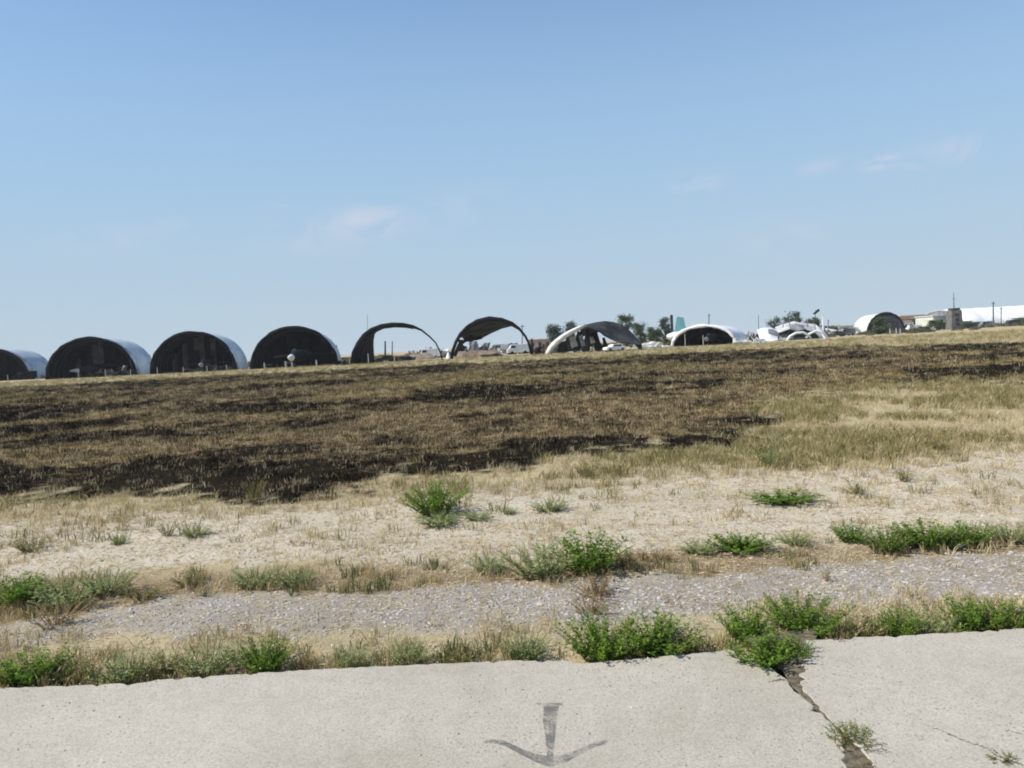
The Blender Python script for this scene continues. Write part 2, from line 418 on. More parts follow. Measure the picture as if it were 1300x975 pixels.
def height(x, y):
    x = np.asarray(x, float); y = np.asarray(y, float)
    far = np.clip((y-9)/20, 0, 1)
    h = (fbm(x, y, 0.5, 3, 50.0)-0.5)*0.035 + (fbm(x, y, 0.12, 2, 60.0)-0.5)*0.012 + (fbm(x, y, 9, 3, 70.0)-0.5)*0.22*far
    k = sstep(z_edge(x)-0.05, z_edge(x)+0.5, y)           # flat beneath the pavement
    return h*k*np.clip(1-(y-90)/60, 0, 1) - 0.045*(1-k)

# ---- the ground: one sheet out to the horizon, finer near the camera
def ground():
    ys = [-40.0, -10, 2.0, 3.5, 4.2]
    y = 4.9
    while y < 240:
        ys.append(y); y += max(0.03, 0.0075*y)
    while y < 6000:
        ys.append(y); y *= 1.10
    xs = [0.0]; x = 0.0
    while x < 6000:
        x += 0.035 if x < 5 else (x*0.011 if x < 150 else x*0.13)
        xs.append(x)
    xs = sorted([-v for v in xs[1:]] + xs)
    X, Y = np.meshgrid(np.array(xs), np.array(ys))
    Z = height(X, Y)
    h, wd = X.shape
    co = np.stack([X, Y, Z], -1).reshape(-1, 3)
    i = np.arange(h-1)[:, None]*wd + np.arange(wd-1)[None, :]
    q = np.stack([i, i+1, i+1+wd, i+wd], -1).reshape(-1, 4)
    me = bpy.data.meshes.new('ground')
    me.vertices.add(len(co)); me.vertices.foreach_set('co', co.astype(np.float32).ravel())
    me.loops.add(q.size); me.loops.foreach_set('vertex_index', q.astype(np.int32).ravel())
    me.polygons.add(len(q)); me.polygons.foreach_set('loop_start', np.arange(0, q.size, 4, dtype=np.int32))
    me.polygons.foreach_set('use_smooth', np.ones(len(q), bool))
    me.update(calc_edges=True)
    b, g, d, s, p = zones(X.ravel(), Y.ravel())
    a = me.color_attributes.new('zone', 'FLOAT_COLOR', 'POINT')
    a.data.foreach_set('color', np.stack([b, g, d, s], -1).astype(np.float32).ravel())
    a2 = me.attributes.new('patch', 'FLOAT', 'POINT'); a2.data.foreach_set('value', p.astype(np.float32))
    print('ground quads', len(q))
    # material
    m, t, bs = new_mat('ground_earth')
    ge = t.nodes.new('ShaderNodeNewGeometry'); O = ge.outputs['Position']
    at_ = t.nodes.new('ShaderNodeAttribute'); at_.attribute_name = 'zone'
    sp = t.nodes.new('ShaderNodeSeparateColor'); t.links.new(at_.outputs['Color'], sp.inputs[0])
    pa = t.nodes.new('ShaderNodeAttribute'); pa.attribute_name = 'patch'
    fine = noise_node(t, 38, 5, 0.7, O); mid = noise_node(t, 5, 5, 0.65, O); big = noise_node(t, 0.35, 5, 0.65, O)
    # dry grass ground
    dry = ramp_node(t, [(0.25, (0.22, 0.175, 0.10)), (0.5, (0.37, 0.315, 0.20)), (0.75, (0.52, 0.45, 0.30))], fine.outputs[0])
    dirt_c = ramp_node(t, [(0.30, (0.26, 0.22, 0.17)), (0.5, (0.455, 0.41, 0.33)), (0.70, (0.62, 0.57, 0.47))], fine.outputs[0])
    grav_c = ramp_node(t, [(0.3, (0.20, 0.18, 0.155)), (0.7, (0.38, 0.345, 0.305))], fine.outputs[0])
    soil_c = ramp_node(t, [(0.3, (0.15, 0.11, 0.07)), (0.7, (0.32, 0.25, 0.16))], fine.outputs[0])
    ash = ramp_node(t, [(0.34, (0.007, 0.006, 0.005)), (0.55, (0.018, 0.015, 0.011)), (0.72, (0.10, 0.078, 0.05))], fine.outputs[0])
    scorched = ramp_node(t, [(0.3, (0.10, 0.072, 0.04)), (0.7, (0.30, 0.225, 0.125))], mid.outputs[0])
    # burn density: attribute patch plus fine break-up
    ad = t.nodes.new('ShaderNodeMath'); ad.operation = 'MULTIPLY_ADD'; ad.inputs[1].default_value = 0.45
    t.links.new(mid.outputs[0], ad.inputs[0]); t.links.new(pa.outputs['Fac'], ad.inputs[2])
    mrr = t.nodes.new('ShaderNodeMapRange'); mrr.inputs[1].default_value = 0.70; mrr.inputs[2].default_value = 0.88
    t.links.new(ad.outputs[0], mrr.inputs[0])
    def mixc(f, a_, b_):
        x_ = t.nodes.new('ShaderNodeMixRGB'); t.links.new(f, x_.inputs[0]); t.links.new(a_, x_.inputs[1]); t.links.new(b_, x_.inputs[2]); return x_.outputs[0]
    burnt_c = mixc(mrr.outputs[0], ash.outputs[0], scorched.outputs[0])
    c = mixc(sp.outputs[2], dry.outputs[0], dirt_c.outputs[0])
    c = mixc(at_.outputs['Alpha'], c, soil_c.outputs[0])
    c = mixc(sp.outputs[1], c, grav_c.outputs[0])
    # large soft variation
    bv = ramp_node(t, [(0.3, (0.84, 0.83, 0.80)), (0.7, (1.12, 1.12, 1.12))], big.outputs[0])
    mu = t.nodes.new('ShaderNodeMixRGB'); mu.blend_type = 'MULTIPLY'; mu.inputs[0].default_value = 1
    t.links.new(c, mu.inputs[1]); t.links.new(bv.outputs[0], mu.inputs[2])
    c = mixc(sp.outputs[0], mu.outputs[0], burnt_c)
    t.links.new(c, bs.inputs['Base Color'])
    bs.inputs['Roughness'].default_value = 0.95; bs.inputs['Specular IOR Level'].default_value = 0.0
    bp = t.nodes.new('ShaderNodeBump'); bp.inputs['Strength'].default_value = 0.5; bp.inputs['Distance'].default_value = 0.03
    t.links.new(fine.outputs[0], bp.inputs['Height']); t.links.new(bp.outputs[0], bs.inputs['Normal'])
    me.materials.append(m)
    o = bpy.data.objects.new('ground', me); COL.objects.link(o)
    return structure(o)
ground()

# ------------------------------------------------------------------ pavement slabs
ZS = 0.05
def jitter_line(px, step, amp, seed):
    r = random.Random(seed)
    pts = [at(a, b, ZS) for a, b in px]
    out = []
    for a, b in zip(pts, pts[1:]):
        n = max(1, int((b-a).length/step))
        for i in range(n):
            p = a.lerp(b, i/n)
            chip = -amp*3 if r.random() < 0.06 else 0
            nrm = Vector((-(b-a).y, (b-a).x, 0)).normalized()
            out.append(p + nrm*(r.uniform(-amp, amp)+chip))
    out.append(pts[-1])
    return out
def slab(outline, name, parent):
    """outline: closed loop of points at slab-top height, counter-clockwise seen from above"""
    bm = bmesh.new()
    c = Vector((sum(p.x for p in outline)/len(outline), sum(p.y for p in outline)/len(outline), 0))
    n = len(outline)
    def inset(k, dz):
        ring = []
        for i, p in enumerate(outline):
            a = outline[i-1]; b = outline[(i+1) % n]
            tdir = (b-a); nr = Vector((-tdir.y, tdir.x, 0)); nr = nr.normalized() if nr.length > 1e-9 else Vector((0, 0, 0))
            ring.append(bm.verts.new((p.x+nr.x*k, p.y+nr.y*k, ZS+dz)))
        return ring
    r0 = inset(0.012, 0.0); r1 = inset(0.0, -0.012); r2 = inset(-0.006, -0.15)
    for tri in tessellate_polygon([[v.co for v in r0]]):
        try: bm.faces.new([r0[i] for i in tri])
        except ValueError: pass
    for a, b in ((r0, r1), (r1, r2)):
        for i in range(n):
            j = (i+1) % n
            bm.faces.new((a[i], b[i], b[j], a[j]))
    bmesh.ops.recalc_face_normals(bm, faces=bm.faces[:])
    me = bpy.data.meshes.new(name); bm.to_mesh(me); bm.free()
    me.materials.append(M['concrete'])
    o = bpy.data.objects.new(name, me); COL.objects.link(o); o.parent = parent
    return o
pavement = bpy.data.objects.new('pavement', None); COL.objects.link(pavement); structure(pavement)
e1 = jitter_line([(-250, 888), (0, 873), (100, 869), (180, 866), (200, 862), (400, 849), (640, 838), (722, 838), (735, 842), (880, 829), (925, 824), (958, 834), (985, 850), (1001, 862), (1010, 877), (1027, 890), (1043, 905), (1059, 920), (1072, 938), (1076, 975), (1084, 1100)], 0.035, 0.009, 1)
far1 = [Vector((e1[-1].x+0.9, -8, ZS)), Vector((-14, -8, ZS)), Vector((-14, e1[0].y-0.5, ZS))]
slab(list(reversed(e1 + far1)), 'concrete_slab', pavement)
e2 = jitter_line([(1116, 1100), (1110, 1000), (1106, 966), (1090, 948), (1064, 926), (1044, 905), (1029, 888), (1017, 874), (1014, 858), (1018, 834), (1022, 812), (1100, 808), (1180, 804), (1300, 797), (1600, 779)], 0.035, 0.009, 2)
far2 = [Vector((14, e2[-1].y, ZS)), Vector((14, -8, ZS)), Vector((e2[0].x+0.9, -8, ZS))]
slab(list(reversed(e2 + far2)), 'concrete_slab', pavement)

# soil that fills the joint almost flush
def joint():
    lft = [(940, 815), (975, 845), (995, 862), (1003, 878), (1030, 905), (1062, 940), (1064, 975), (1072, 1100)]
    rgt = [(1040, 806), (1030, 840), (1028, 862), (1036, 884), (1056, 907), (1078, 926), (1122, 970), (1126, 1100)]
    mb = MB(); rows = []
    for j in range(15):
        t = j/14*(len(lft)-1); i = min(int(t), len(lft)-2); f = t-i
        a = at(*lft[i]).lerp(at(*lft[i+1]), f); b = at(*rgt[i]).lerp(at(*rgt[i+1]), f)
        rows.append([a.lerp(b, k/6) + Vector((0, 0, 0.044 + 0.005*random.random())) for k in range(7)])
    mb.grid(rows)
    mb.build('joint_soil', M['joint_soil'], pavement, True)
M['joint_soil'] = simple('joint_soil', (0.085, 0.07, 0.05), (0.22, 0.185, 0.13), 25, 0.95, 0, 0.6)
joint()

# hairline cracks
def hairline(pts, wd, seed):
    r = random.Random(seed); mb = MB(); n = 0; P_ = [at(a, b, ZS+0.0015) for a, b in pts]; q = []
    for a, b in zip(P_, P_[1:]):
        for k in range(6): q.append(a.lerp(b, k/6) + Vector((r.uniform(-.01, .01), r.uniform(-.012, .012), 0)))
    q.append(P_[-1]); rows = []
    for i, p in enumerate(q):
        w_ = wd*r.uniform(.4, 1.2)*math.sin(math.pi*(i+.3)/(len(q)+.0))+.0008
        rows.append([p-Vector((0, w_, 0)), p+Vector((0, w_, 0))])
    mb.grid(rows); mb.build('hairline_crack', M['joint_soil'], pavement)
hairline([(1170, 918), (1192, 926), (1215, 936), (1240, 945), (1258, 952)], 0.004, 1)
hairline([(1276, 926), (1290, 930), (1312, 940)], 0.004, 2)
hairline([(976, 866), (990, 862), (1004, 866)], 0.010, 3)

# painted arrow on the pavement
def arrow():
    z = ZS + 0.004
    mb = MB()
    def stroke(pts, wds):
        n = len(mb.v)
        for (a, b), wd in zip(pts, wds):
            p = at(a, b, z)
            q = at(a, b+wd, z); 
            mb.v.append(tuple(p)); mb.v.append(tuple(q))
        for i in range(len(pts)-1):
            mb.f.append((n+2*i, n+2*i+1, n+2*i+3, n+2*i+2))
    # head: two shallow curved arms meeting at the tip
    stroke([(614, 941), (626, 938), (640, 940), (660, 949), (680, 957), (698, 960), (718, 957), (738, 949), (755, 942), (770, 939)],
           [2, 5, 6, 8, 10, 13, 10, 7, 6, 4])
    # shaft and its cross bar
    def poly(pts):
        n = len(mb.v)
        for a, b in pts: mb.v.append(tuple(at(a, b, z)))
        mb.f.append(tuple(range(n, n+len(pts))))
    poly([(690, 895.5), (709, 895.5), (706, 915), (704, 935), (702, 959.5), (694, 959.5), (692, 935), (689, 915)])
    poly([(679, 892), (714, 892), (712, 895), (682, 895)])
    o = mb.build('painted_arrow', M['worn_paint'])
    tag(o, 'faded grey painted arrow with wide shallow head on the concrete pavement', 'arrow marking')
arrow()

# ------------------------------------------------------------------ scatter of stuff (grass, gravel, litter)
def blade_proto(n, hmin, hmax, wd, spread, lean, seed, mat, lie=False):
    r = random.Random(seed); mb = MB()
    for _ in range(n):
        a = r.uniform(0, 2*math.pi); rad = spread*math.sqrt(r.random())
        b = Vector((math.cos(a)*rad, math.sin(a)*rad, 0))
        h = r.uniform(hmin, hmax); la = r.uniform(0, 2*math.pi)
        ln = (lean*r.random())*h
        d = Vector((math.cos(la), math.sin(la), 0)); s = Vector((-d.y, d.x, 0))*wd*r.uniform(0.7, 1.2)
        tw = r.uniform(0, math.pi); s = Vector((math.cos(tw), math.sin(tw), 0))*wd*r.uniform(0.6, 1.2)
        if lie:
            p1 = b + d*h*0.5 + Vector((0, 0, r.uniform(0.004, 0.02))); p2 = b + d*h + Vector((0, 0, r.uniform(0.0, 0.012)))
            b = b + Vector((0, 0, 0.003)); s = Vector((-d.y, d.x, 0.4))*wd
        else:
            p1 = b + d*ln*0.35 + Vector((0, 0, h*0.6)); p2 = b + d*ln + Vector((0, 0, h*(1-0.25*r.random())))
        k = len(mb.v)
        mb.v += [tuple(b-s), tuple(b+s), tuple(p1+s*0.8), tuple(p1-s*0.8), tuple(p2)]
        mb.f += [(k, k+1, k+2, k+3), (k+3, k+2, k+4)]
    me = mb.mesh('tuft', mat)
    return bpy.data.objects.new('tuft', me)

def stone_proto(seed, mat, flat=0.7, sub=1):
    bm = bmesh.new(); bmesh.ops.create_icosphere(bm, subdivisions=sub, radius=1.0)
    r = random.Random(seed)
    cuts = [(Vector((r.gauss(0, 1), r.gauss(0, 1), r.gauss(0, 1))).normalized(), r.uniform(0.45, 0.8)) for _ in range(7)]
    sc = Vector((r.uniform(0.75, 1.2), r.uniform(0.7, 1.0), flat*r.uniform(0.8, 1.1)))
    for v in bm.verts:
        p = v.co.copy()
        for nn, d in cuts:
            e = p.dot(nn)-d
            if e > 0: p -= nn*e
        v.co = Vector((p.x*sc.x, p.y*sc.y, p.z*sc.z))
    me = bpy.data.meshes.new('stone'); bm.to_mesh(me); bm.free(); me.materials.append(mat)
    return bpy.data.objects.new('stone', me)

def scatter(name, label, pts, rz, sc, pid, protos):
    me = bpy.data.meshes.new(name)
    me.vertices.add(len(pts)); me.vertices.foreach_set('co', np.asarray(pts, np.float32).ravel())
    for nme, arr, ty in (('rz', rz, 'FLOAT'), ('sc', sc, 'FLOAT'), ('pid', pid, 'INT')):
        a = me.attributes.new(nme, ty, 'POINT'); a.data.foreach_set('value', np.asarray(arr, np.float32 if ty == 'FLOAT' else np.int32))
    me.update()
    o = bpy.data.objects.new(name, me); COL.objects.link(o)
    o['kind'] = 'stuff'; o['label'] = label
    ng = bpy.data.node_groups.new(name + '_nodes', 'GeometryNodeTree')
    ng.interface.new_socket('Geometry', in_out='INPUT', socket_type='NodeSocketGeometry')
    ng.interface.new_socket('Geometry', in_out='OUTPUT', socket_type='NodeSocketGeometry')
    N = ng.nodes; gi = N.new('NodeGroupInput'); go = N.new('NodeGroupOutput')
    ip = N.new('GeometryNodeInstanceOnPoints'); jn = N.new('GeometryNodeJoinGeometry')
    for p in protos:
        oi = N.new('GeometryNodeObjectInfo'); oi.inputs['Object'].default_value = p; oi.inputs['As Instance'].default_value = True
        ng.links.new(oi.outputs['Geometry'], jn.inputs[0])
    def named(nm, ty):
        a = N.new('GeometryNodeInputNamedAttribute'); a.data_type = ty; a.inputs['Name'].default_value = nm
        return a.outputs[0]
    ip.inputs['Pick Instance'].default_value = True
    cx = N.new('ShaderNodeCombineXYZ'); ng.links.new(named('rz', 'FLOAT'), cx.inputs[2])
    ng.links.new(gi.outputs[0], ip.inputs['Points']); ng.links.new(jn.outputs[0], ip.inputs['Instance'])
    ng.links.new(named('pid', 'INT'), ip.inputs['Instance Index'])
    ng.links.new(cx.outputs[0], ip.inputs['Rotation']); ng.links.new(named('sc', 'FLOAT'), ip.inputs['Scale'])
    ng.links.new(ip.outputs[0], go.inputs[0])
    md = o.modifiers.new('scatter', 'NODES'); md.node_group = ng
    print(name, len(pts))
    return o

def sample(rho, y_ref, power, y0, y1):
    """points in the widening wedge of ground before the camera, rho per m2 at y_ref thinning with distance"""
    ys = np.linspace(y0, y1, 3000)
    half = 0.70*ys + 1.6
    den = rho*(y_ref/ys)**power*2*half
    cdf = np.cumsum(den)*(ys[1]-ys[0]); n = int(cdf[-1])
    y = np.interp(rng.random(n)*cdf[-1], cdf, ys)
    x = (rng.random(n)*2-1)*(0.70*y+1.6)
    return x, y

def do_scatter(name, label, x, y, keep, sc, protos):
    k = rng.random(len(x)) < keep
    x, y, sc = x[k], y[k], sc[k]
    z = height(x, y) - 0.004
    n = len(x)
    return scatter(name, label, np.stack([x, y, z], -1), rng.random(n)*6.283, sc*rng.uniform(0.7, 1.35, n), rng.integers(0, len(protos), n), protos)

# burnt stubble over the black field
pr = [blade_proto(11, 0.02, 0.085, 0.0042, 0.11, 0.9, s, M['stubble']) for s in (1, 2, 3)]
x, y = sample(62, 12, 1.45, 10, 125)
b, g, d, s, p = zones(x, y)
do_scatter('burnt_stubble', 'charred and straw stubble standing over the black burnt field', x, y, b*(0.40 + 0.4*sstep(0.42, 0.60, p)), np.clip(0.75 + y/38, 0.8, 2.6), pr)
# olive and straw grass: unburnt right field and surviving tufts of the burnt one
pr = [blade_proto(15, 0.06, 0.20, 0.0042, 0.10, 0.9, s, M['field_grass']) for s in (4, 5, 6)]
x, y = sample(62, 12, 1.45, 9.5, 170)
b, g, d, s, p = zones(x, y)
nn = fbm(x, y, 2.2, 4, 80.0)
keep = (1-b)*(1-0.93*d)*(1-g)*sstep(0.35, 0.6, nn)*(y > z_straw1(x)+0.3)*np.where(y > z_burn1(x)-4, 0.25, 1.0)
do_scatter('field_grass', 'olive and straw coloured grass of the unburnt field', x, y, keep, np.clip(0.7 + y/45, 0.8, 3.0), pr)
# lone bleached stalks that outlived the fire
pr = [blade_proto(4, 0.09, 0.22, 0.0035, 0.06, 0.6, s, M['straw']) for s in (21, 22, 23)]
x, y = sample(3.0, 12, 1.3, 10, 90)
b, g, d, s, p = zones(x, y)
do_scatter('bleached_stalks', 'lone bleached grass stalks standing in the burnt field', x, y, b*0.8, np.clip(0.7 + y/70, 0.8, 1.5), pr)
# charred clumps
pr = [blade_proto(26, 0.05, 0.16, 0.006, 0.13, 0.9, s, M['char']) for s in (24, 25)]
x, y = sample(16, 12, 1.3, 10, 120)
b, g, d, s, p = zones(x, y)
do_scatter('charred_clumps', 'low charred black clumps in the burnt field', x, y, b*sstep(0.45, 0.62, fbm(x, y, 0.9, 3, 160.0))*sstep(0.56, 0.46, p), np.clip(0.7 + y/60, 0.8, 1.8), pr)
# surviving scorched tufts in the burnt field
pr = [blade_proto(18, 0.03, 0.14, 0.0042, 0.12, 1.0, s, M['scorched_grass'] if s < 17 else M['golden_grass']) for s in (14, 15, 16, 17, 18, 19)]
x, y = sample(58, 12, 1.45, 9.5, 130)
b, g, d, s, p = zones(x, y)
hue = fbm(x, y, 9, 3, 180.0) + rng.normal(0, 0.05, len(x))
for nm_, lb_, kk, pp in (('scorched_grass', 'scorched brown tufts left standing in streaks of the burnt field', hue < 0.5, pr[:3]), ('golden_grass', 'golden olive tufts left standing in streaks of the burnt field', hue >= 0.5, pr[3:])):
    do_scatter(nm_, lb_, x, y, b*sstep(0.53, 0.61, p)*0.66*kk, np.clip(0.65 + y/55, 0.8, 3.0), pp)
# pale straw: dry strip before the burn, verges, thin over the dirt
pr = [blade_proto(13, 0.04, 0.15, 0.0036, 0.09, 1.2, s, M['straw']) for s in (7, 8, 9)]
x, y = sample(150, 8, 1.7, 5.2, 170)
b, g, d, s, p = zones(x, y)
nn = fbm(x, y, 0.9, 4, 90.0)
keep = (1-b)*((y > z_dirt1(x)-0.8)*0.55 + 0.22*d*sstep(0.45, 0.65, nn) + s*0.6*sstep(0.3, 0.6, nn) + (y < z_grav0(x)+0.25)*(y > z_edge(x)+0.03)*0.6*sstep(0.40, 0.60, nn))*(1-0.85*g)
do_scatter('dry_straw_grass', 'pale dry straw grass along the verges and before the burnt field', x, y, np.clip(keep, 0, 1), np.clip(0.75 + y/50, 0.8, 2.6), pr)
# straw litter lying on the dirt
pr = [blade_proto(9, 0.04, 0.12, 0.0026, 0.12, 0.3, s, M['straw'], True) for s in (10, 11)]
x, y = sample(90, 8, 1.6, 5.4, 30)
b, g, d, s, p = zones(x, y)
do_scatter('straw_litter', 'bits of dry straw lying on the pale dirt strip', x, y, (1-b)*(0.55*d + 0.5*s + 0.25*g + 0.3)*(y > z_edge(x)+0.03), np.clip(0.8+y/40, 0.8, 1.5), pr)
# verge grass, mixed green and straw, hugging the pavement edge
pr = [blade_proto(16, 0.05, 0.17, 0.0034, 0.055, 0.8, s, M['verge_grass']) for s in (12, 13, 14)]
x, y = sample(260, 6.5, 1.0, 5.3, 10.5)
b, g, d, s, p = zones(x, y)
nn = fbm(x, y, 0.45, 3, 100.0); e = z_edge(x)
keep = (sstep(0.45, 0.0, y-e)*(y > e+0.02)*0.9*sstep(0.36, 0.52, nn) + s*0.30*sstep(0.45, 0.6, nn))
do_scatter('verge_grass', 'short mixed green and straw grass hugging the pavement edge', x, y, np.clip(keep, 0, 1), np.full(len(x), 0.85), pr)
# gravel
M['stone_grey'] = leafy('stone_grey', [(0.0, (0.19, 0.175, 0.16)), (0.35, (0.32, 0.30, 0.28)), (0.75, (0.40, 0.378, 0.355)), (1.0, (0.48, 0.45, 0.42))], 0.0, False, 0.9)
M['stone_tan'] = leafy('stone_tan', [(0.0, (0.20, 0.16, 0.12)), (0.5, (0.38, 0.31, 0.24)), (1.0, (0.58, 0.50, 0.41))], 0.0, False, 0.9)
pr = [stone_proto(s, M['stone_grey']) for s in (1, 2, 3, 4)]
x, y = sample(2100, 7.0, 0.6, 5.6, 10.6)
b, g, d, s, p = zones(x, y)
do_scatter('gravel', 'blue grey crushed stone gravel strip behind the pavement', x, y, g*(0.55+0.45*sstep(0.35, 0.6, fbm(x, y, 0.5, 4, 120.0))), np.exp(np.minimum(rng.normal(math.log(0.0108), 0.45, len(x)), math.log(0.026))), pr)
# pebbles and clods on the dirt
pr = [stone_proto(s, M['stone_tan']) for s in (5, 6, 7)]
x, y = sample(420, 9, 1.5, 5.4, 26)
b, g, d, s, p = zones(x, y)
do_scatter('pebbles', 'small pebbles and clods on the pale dirt strip', x, y, (1-b)*(0.85*d + 0.35*s + 0.15)*(y > z_edge(x)+0.03), np.exp(np.minimum(rng.normal(math.log(0.012), 0.45, len(x)), math.log(0.026)))*np.clip(0.7+y/30, 0.9, 1.4), pr)
# grit blown onto the slabs, thick along the verge and joint
x = rng.uniform(-4.6, 4.6, 9000); y = rng.uniform(3.4, 7.0, 9000); e = z_edge(x)
ja, jb = at(1005, 866), at(1095, 975)
tt = np.clip(((x-ja.x)*(jb.x-ja.x)+(y-ja.y)*(jb.y-ja.y))/((jb.x-ja.x)**2+(jb.y-ja.y)**2), -0.5, 1.5)
dj = np.hypot(x-(ja.x+tt*(jb.x-ja.x)), y-(ja.y+tt*(jb.y-ja.y)))
pt = fbm(x, y, 0.9, 3, 200.0)
k = (y < e-0.02)*(dj > 0.13)*(rng.random(9000) < np.clip(0.75*np.exp(-(e-y)/0.09) + 0.30*np.exp(-(dj-0.12)/0.12) + 0.30*sstep(0.46, 0.66, pt) + 0.02, 0, 1))
x, y = x[k > 0], y[k > 0]
scatter('slab_grit', 'grit and small stones blown onto the concrete slabs', np.stack([x, y, np.full(len(x), ZS+0.001)], -1), rng.random(len(x))*6.28, np.minimum(np.exp(rng.normal(math.log(0.0048), 0.45, len(x))), 0.011), rng.integers(0, 3, len(x)), pr)
# grit in the joint between the slabs
xs_, ys_ = [], []
for i in range(260):
    k = random.random(); a = at(1016, 866).lerp(at(1030, 893), 1)
    c0, c1 = random.choice([(at(1013, 865), at(1040, 905)), (at(1040, 905), at(1085, 945)), (at(1085, 945), at(1095, 975))])
    q = c0.lerp(c1, k); xs_.append(q.x+random.uniform(-.03, .03)); ys_.append(q.y+random.uniform(-.03, .03))
xs_, ys_ = np.array(xs_), np.array(ys_)
scatter('joint_debris', 'brown grit and dead bits lying in the slab joint', np.stack([xs_, ys_, height(xs_, ys_)+0.01], -1), rng.random(260)*6.28, rng.uniform(0.006, 0.014, 260), rng.integers(0, 3, 260), pr)

# ------------------------------------------------------------------ weeds
def set_tint(me, tints):
    a = me.attributes.new('tint', 'FLOAT', 'FACE'); a.data.foreach_set('value', np.asarray(tints, np.float32))

def weed_meshes(seed, nst, h, spread, leaf, per, leafmat, stemmat, upright=0.6, narrow=0.5):
    """a weed of many leafy stems: (stems mesh, leaves mesh)"""
    r = random.Random(seed)
    sm, lm, tints = MB(), MB(), []
    for i in range(nst):
        a = r.uniform(0, 2*math.pi); q = math.sqrt(r.random())
        base = Vector((math.cos(a), math.sin(a), 0))*spread*0.35*q
        out = Vector((math.cos(a), math.sin(a), 0))*spread*q*(1.1-upright*0.3)
        hh = h*r.uniform(0.55, 1.0)*(1-0.30*q)
        tip = base + out*0.8 + Vector((r.uniform(-.1, .1)*spread, r.uniform(-.1, .1)*spread, hh))
        midp = base.lerp(tip, 0.5) + Vector((0, 0, hh*0.12)) - out*0.08
        pts = []
        for k in range(5):
            t = k/4
            pts.append(base*(1-t)**2 + midp*2*t*(1-t) + tip*t*t)
        sm.tube(pts, [0.0035*(1-0.7*k/4) for k in range(5)], 3, False)
        stint = r.uniform(-0.18, 0.18)
        for k in range(per):
            t = 0.12 + 0.88*(k+r.random())/per
            p = base*(1-t)**2 + midp*2*t*(1-t) + tip*t*t
            la = r.uniform(0, 2*math.pi)
            d = Vector((math.cos(la), math.sin(la), r.uniform(-0.15, 0.9))).normalized()
            ln = leaf*r.uniform(0.55, 1.15)*(1-0.35*t)
            sd_ = d.cross(Vector((0, 0, 1))).normalized()
            up = sd_.cross(d).normalized()
            wv = ln*narrow*r.uniform(0.8, 1.2)
            m0 = p + d*ln*0.45 - up*ln*0.07
            n = len(lm.v)
            lm.v += [tuple(p), tuple(m0 + sd_*wv*0.5 + up*ln*0.1), tuple(p + d*ln + up*r.uniform(-.25, .1)*ln), tuple(m0 - sd_*wv*0.5 + up*ln*0.1)]
            lm.f += [(n, n+1, n+2), (n, n+2, n+3)]
            tv = min(1, max(0, r.gauss(0.5, 0.22) + stint))
            tints += [tv, tv]
    s_me = sm.mesh('stems', stemmat); l_me = lm.mesh('leaves', leafmat); set_tint(l_me, tints)
    return s_me, l_me

PROTO = {
    'bush': [weed_meshes(11, 78, 0.36, 0.36, 0.062, 20, M['leaf_green'], M['stem_green'], 0.5), weed_meshes(12, 95, 0.33, 0.36, 0.044, 22, M['leaf_green'], M['stem_green'], 0.4, 0.6), weed_meshes(13, 62, 0.36, 0.32, 0.075, 15, M['leaf_green'], M['stem_green'], 0.6, 0.36), weed_meshes(14, 85, 0.35, 0.35, 0.050, 20, M['leaf_green'], M['stem_green'], 0.7, 0.45)],
    'grey': [weed_meshes(s, 50, 0.28, 0.28, 0.048, 17, M['leaf_grey_veiled'], M['stem_green'], 0.7, 0.36) for s in (21, 22, 23)],
    'olive': [weed_meshes(s, 34, 0.25, 0.25, 0.044, 13, M['leaf_olive'], M['stem_dry'], 0.6, 0.38) for s in (31, 32)],
    'dead': [weed_meshes(s, 34, 0.25, 0.26, 0.040, 10, M['leaf_dead'], M['stem_dry'], 0.5, 0.36) for s in (41, 42)],
}
DIM = {'bush': (0.60, 0.33), 'grey': (0.50, 0.28), 'olive': (0.45, 0.24), 'dead': (0.48, 0.24)}
_wi = [0]
def weed(px, py, wpx, hpx, kind, label, group=None, z=None):
    i = _wi[0]; _wi[0] += 1
    g0 = at(px, py)
    Y = g0.y
    zz = float(height(np.array([g0.x]), np.array([g0.y]))[0]) if z is None else z
    W, H = wpx*Y/F, hpx*Y/F
    root = empty('weed', (g0.x, g0.y + W*0.22, zz-0.01), label, 'weed', group, (i*2.399) % 6.283)
    s_me, l_me = PROTO[kind][i % len(PROTO[kind])]
    w0, h0 = DIM[kind]
    # thin out a mesh copy is not needed: the same plant grown wider or lower
    root.scale = (W/w0*1.1, W/w0*1.1, H/h0*0.95)
    for nm, me in (('stems', s_me), ('leaves', l_me)):
        o = bpy.data.objects.new(nm, me); COL.objects.link(o); o.parent = root
    return root

WG1 = 'weeds growing along the pavement edge'
WG2 = 'weeds behind the gravel strip'
WG3 = 'weeds scattered on the dirt strip'
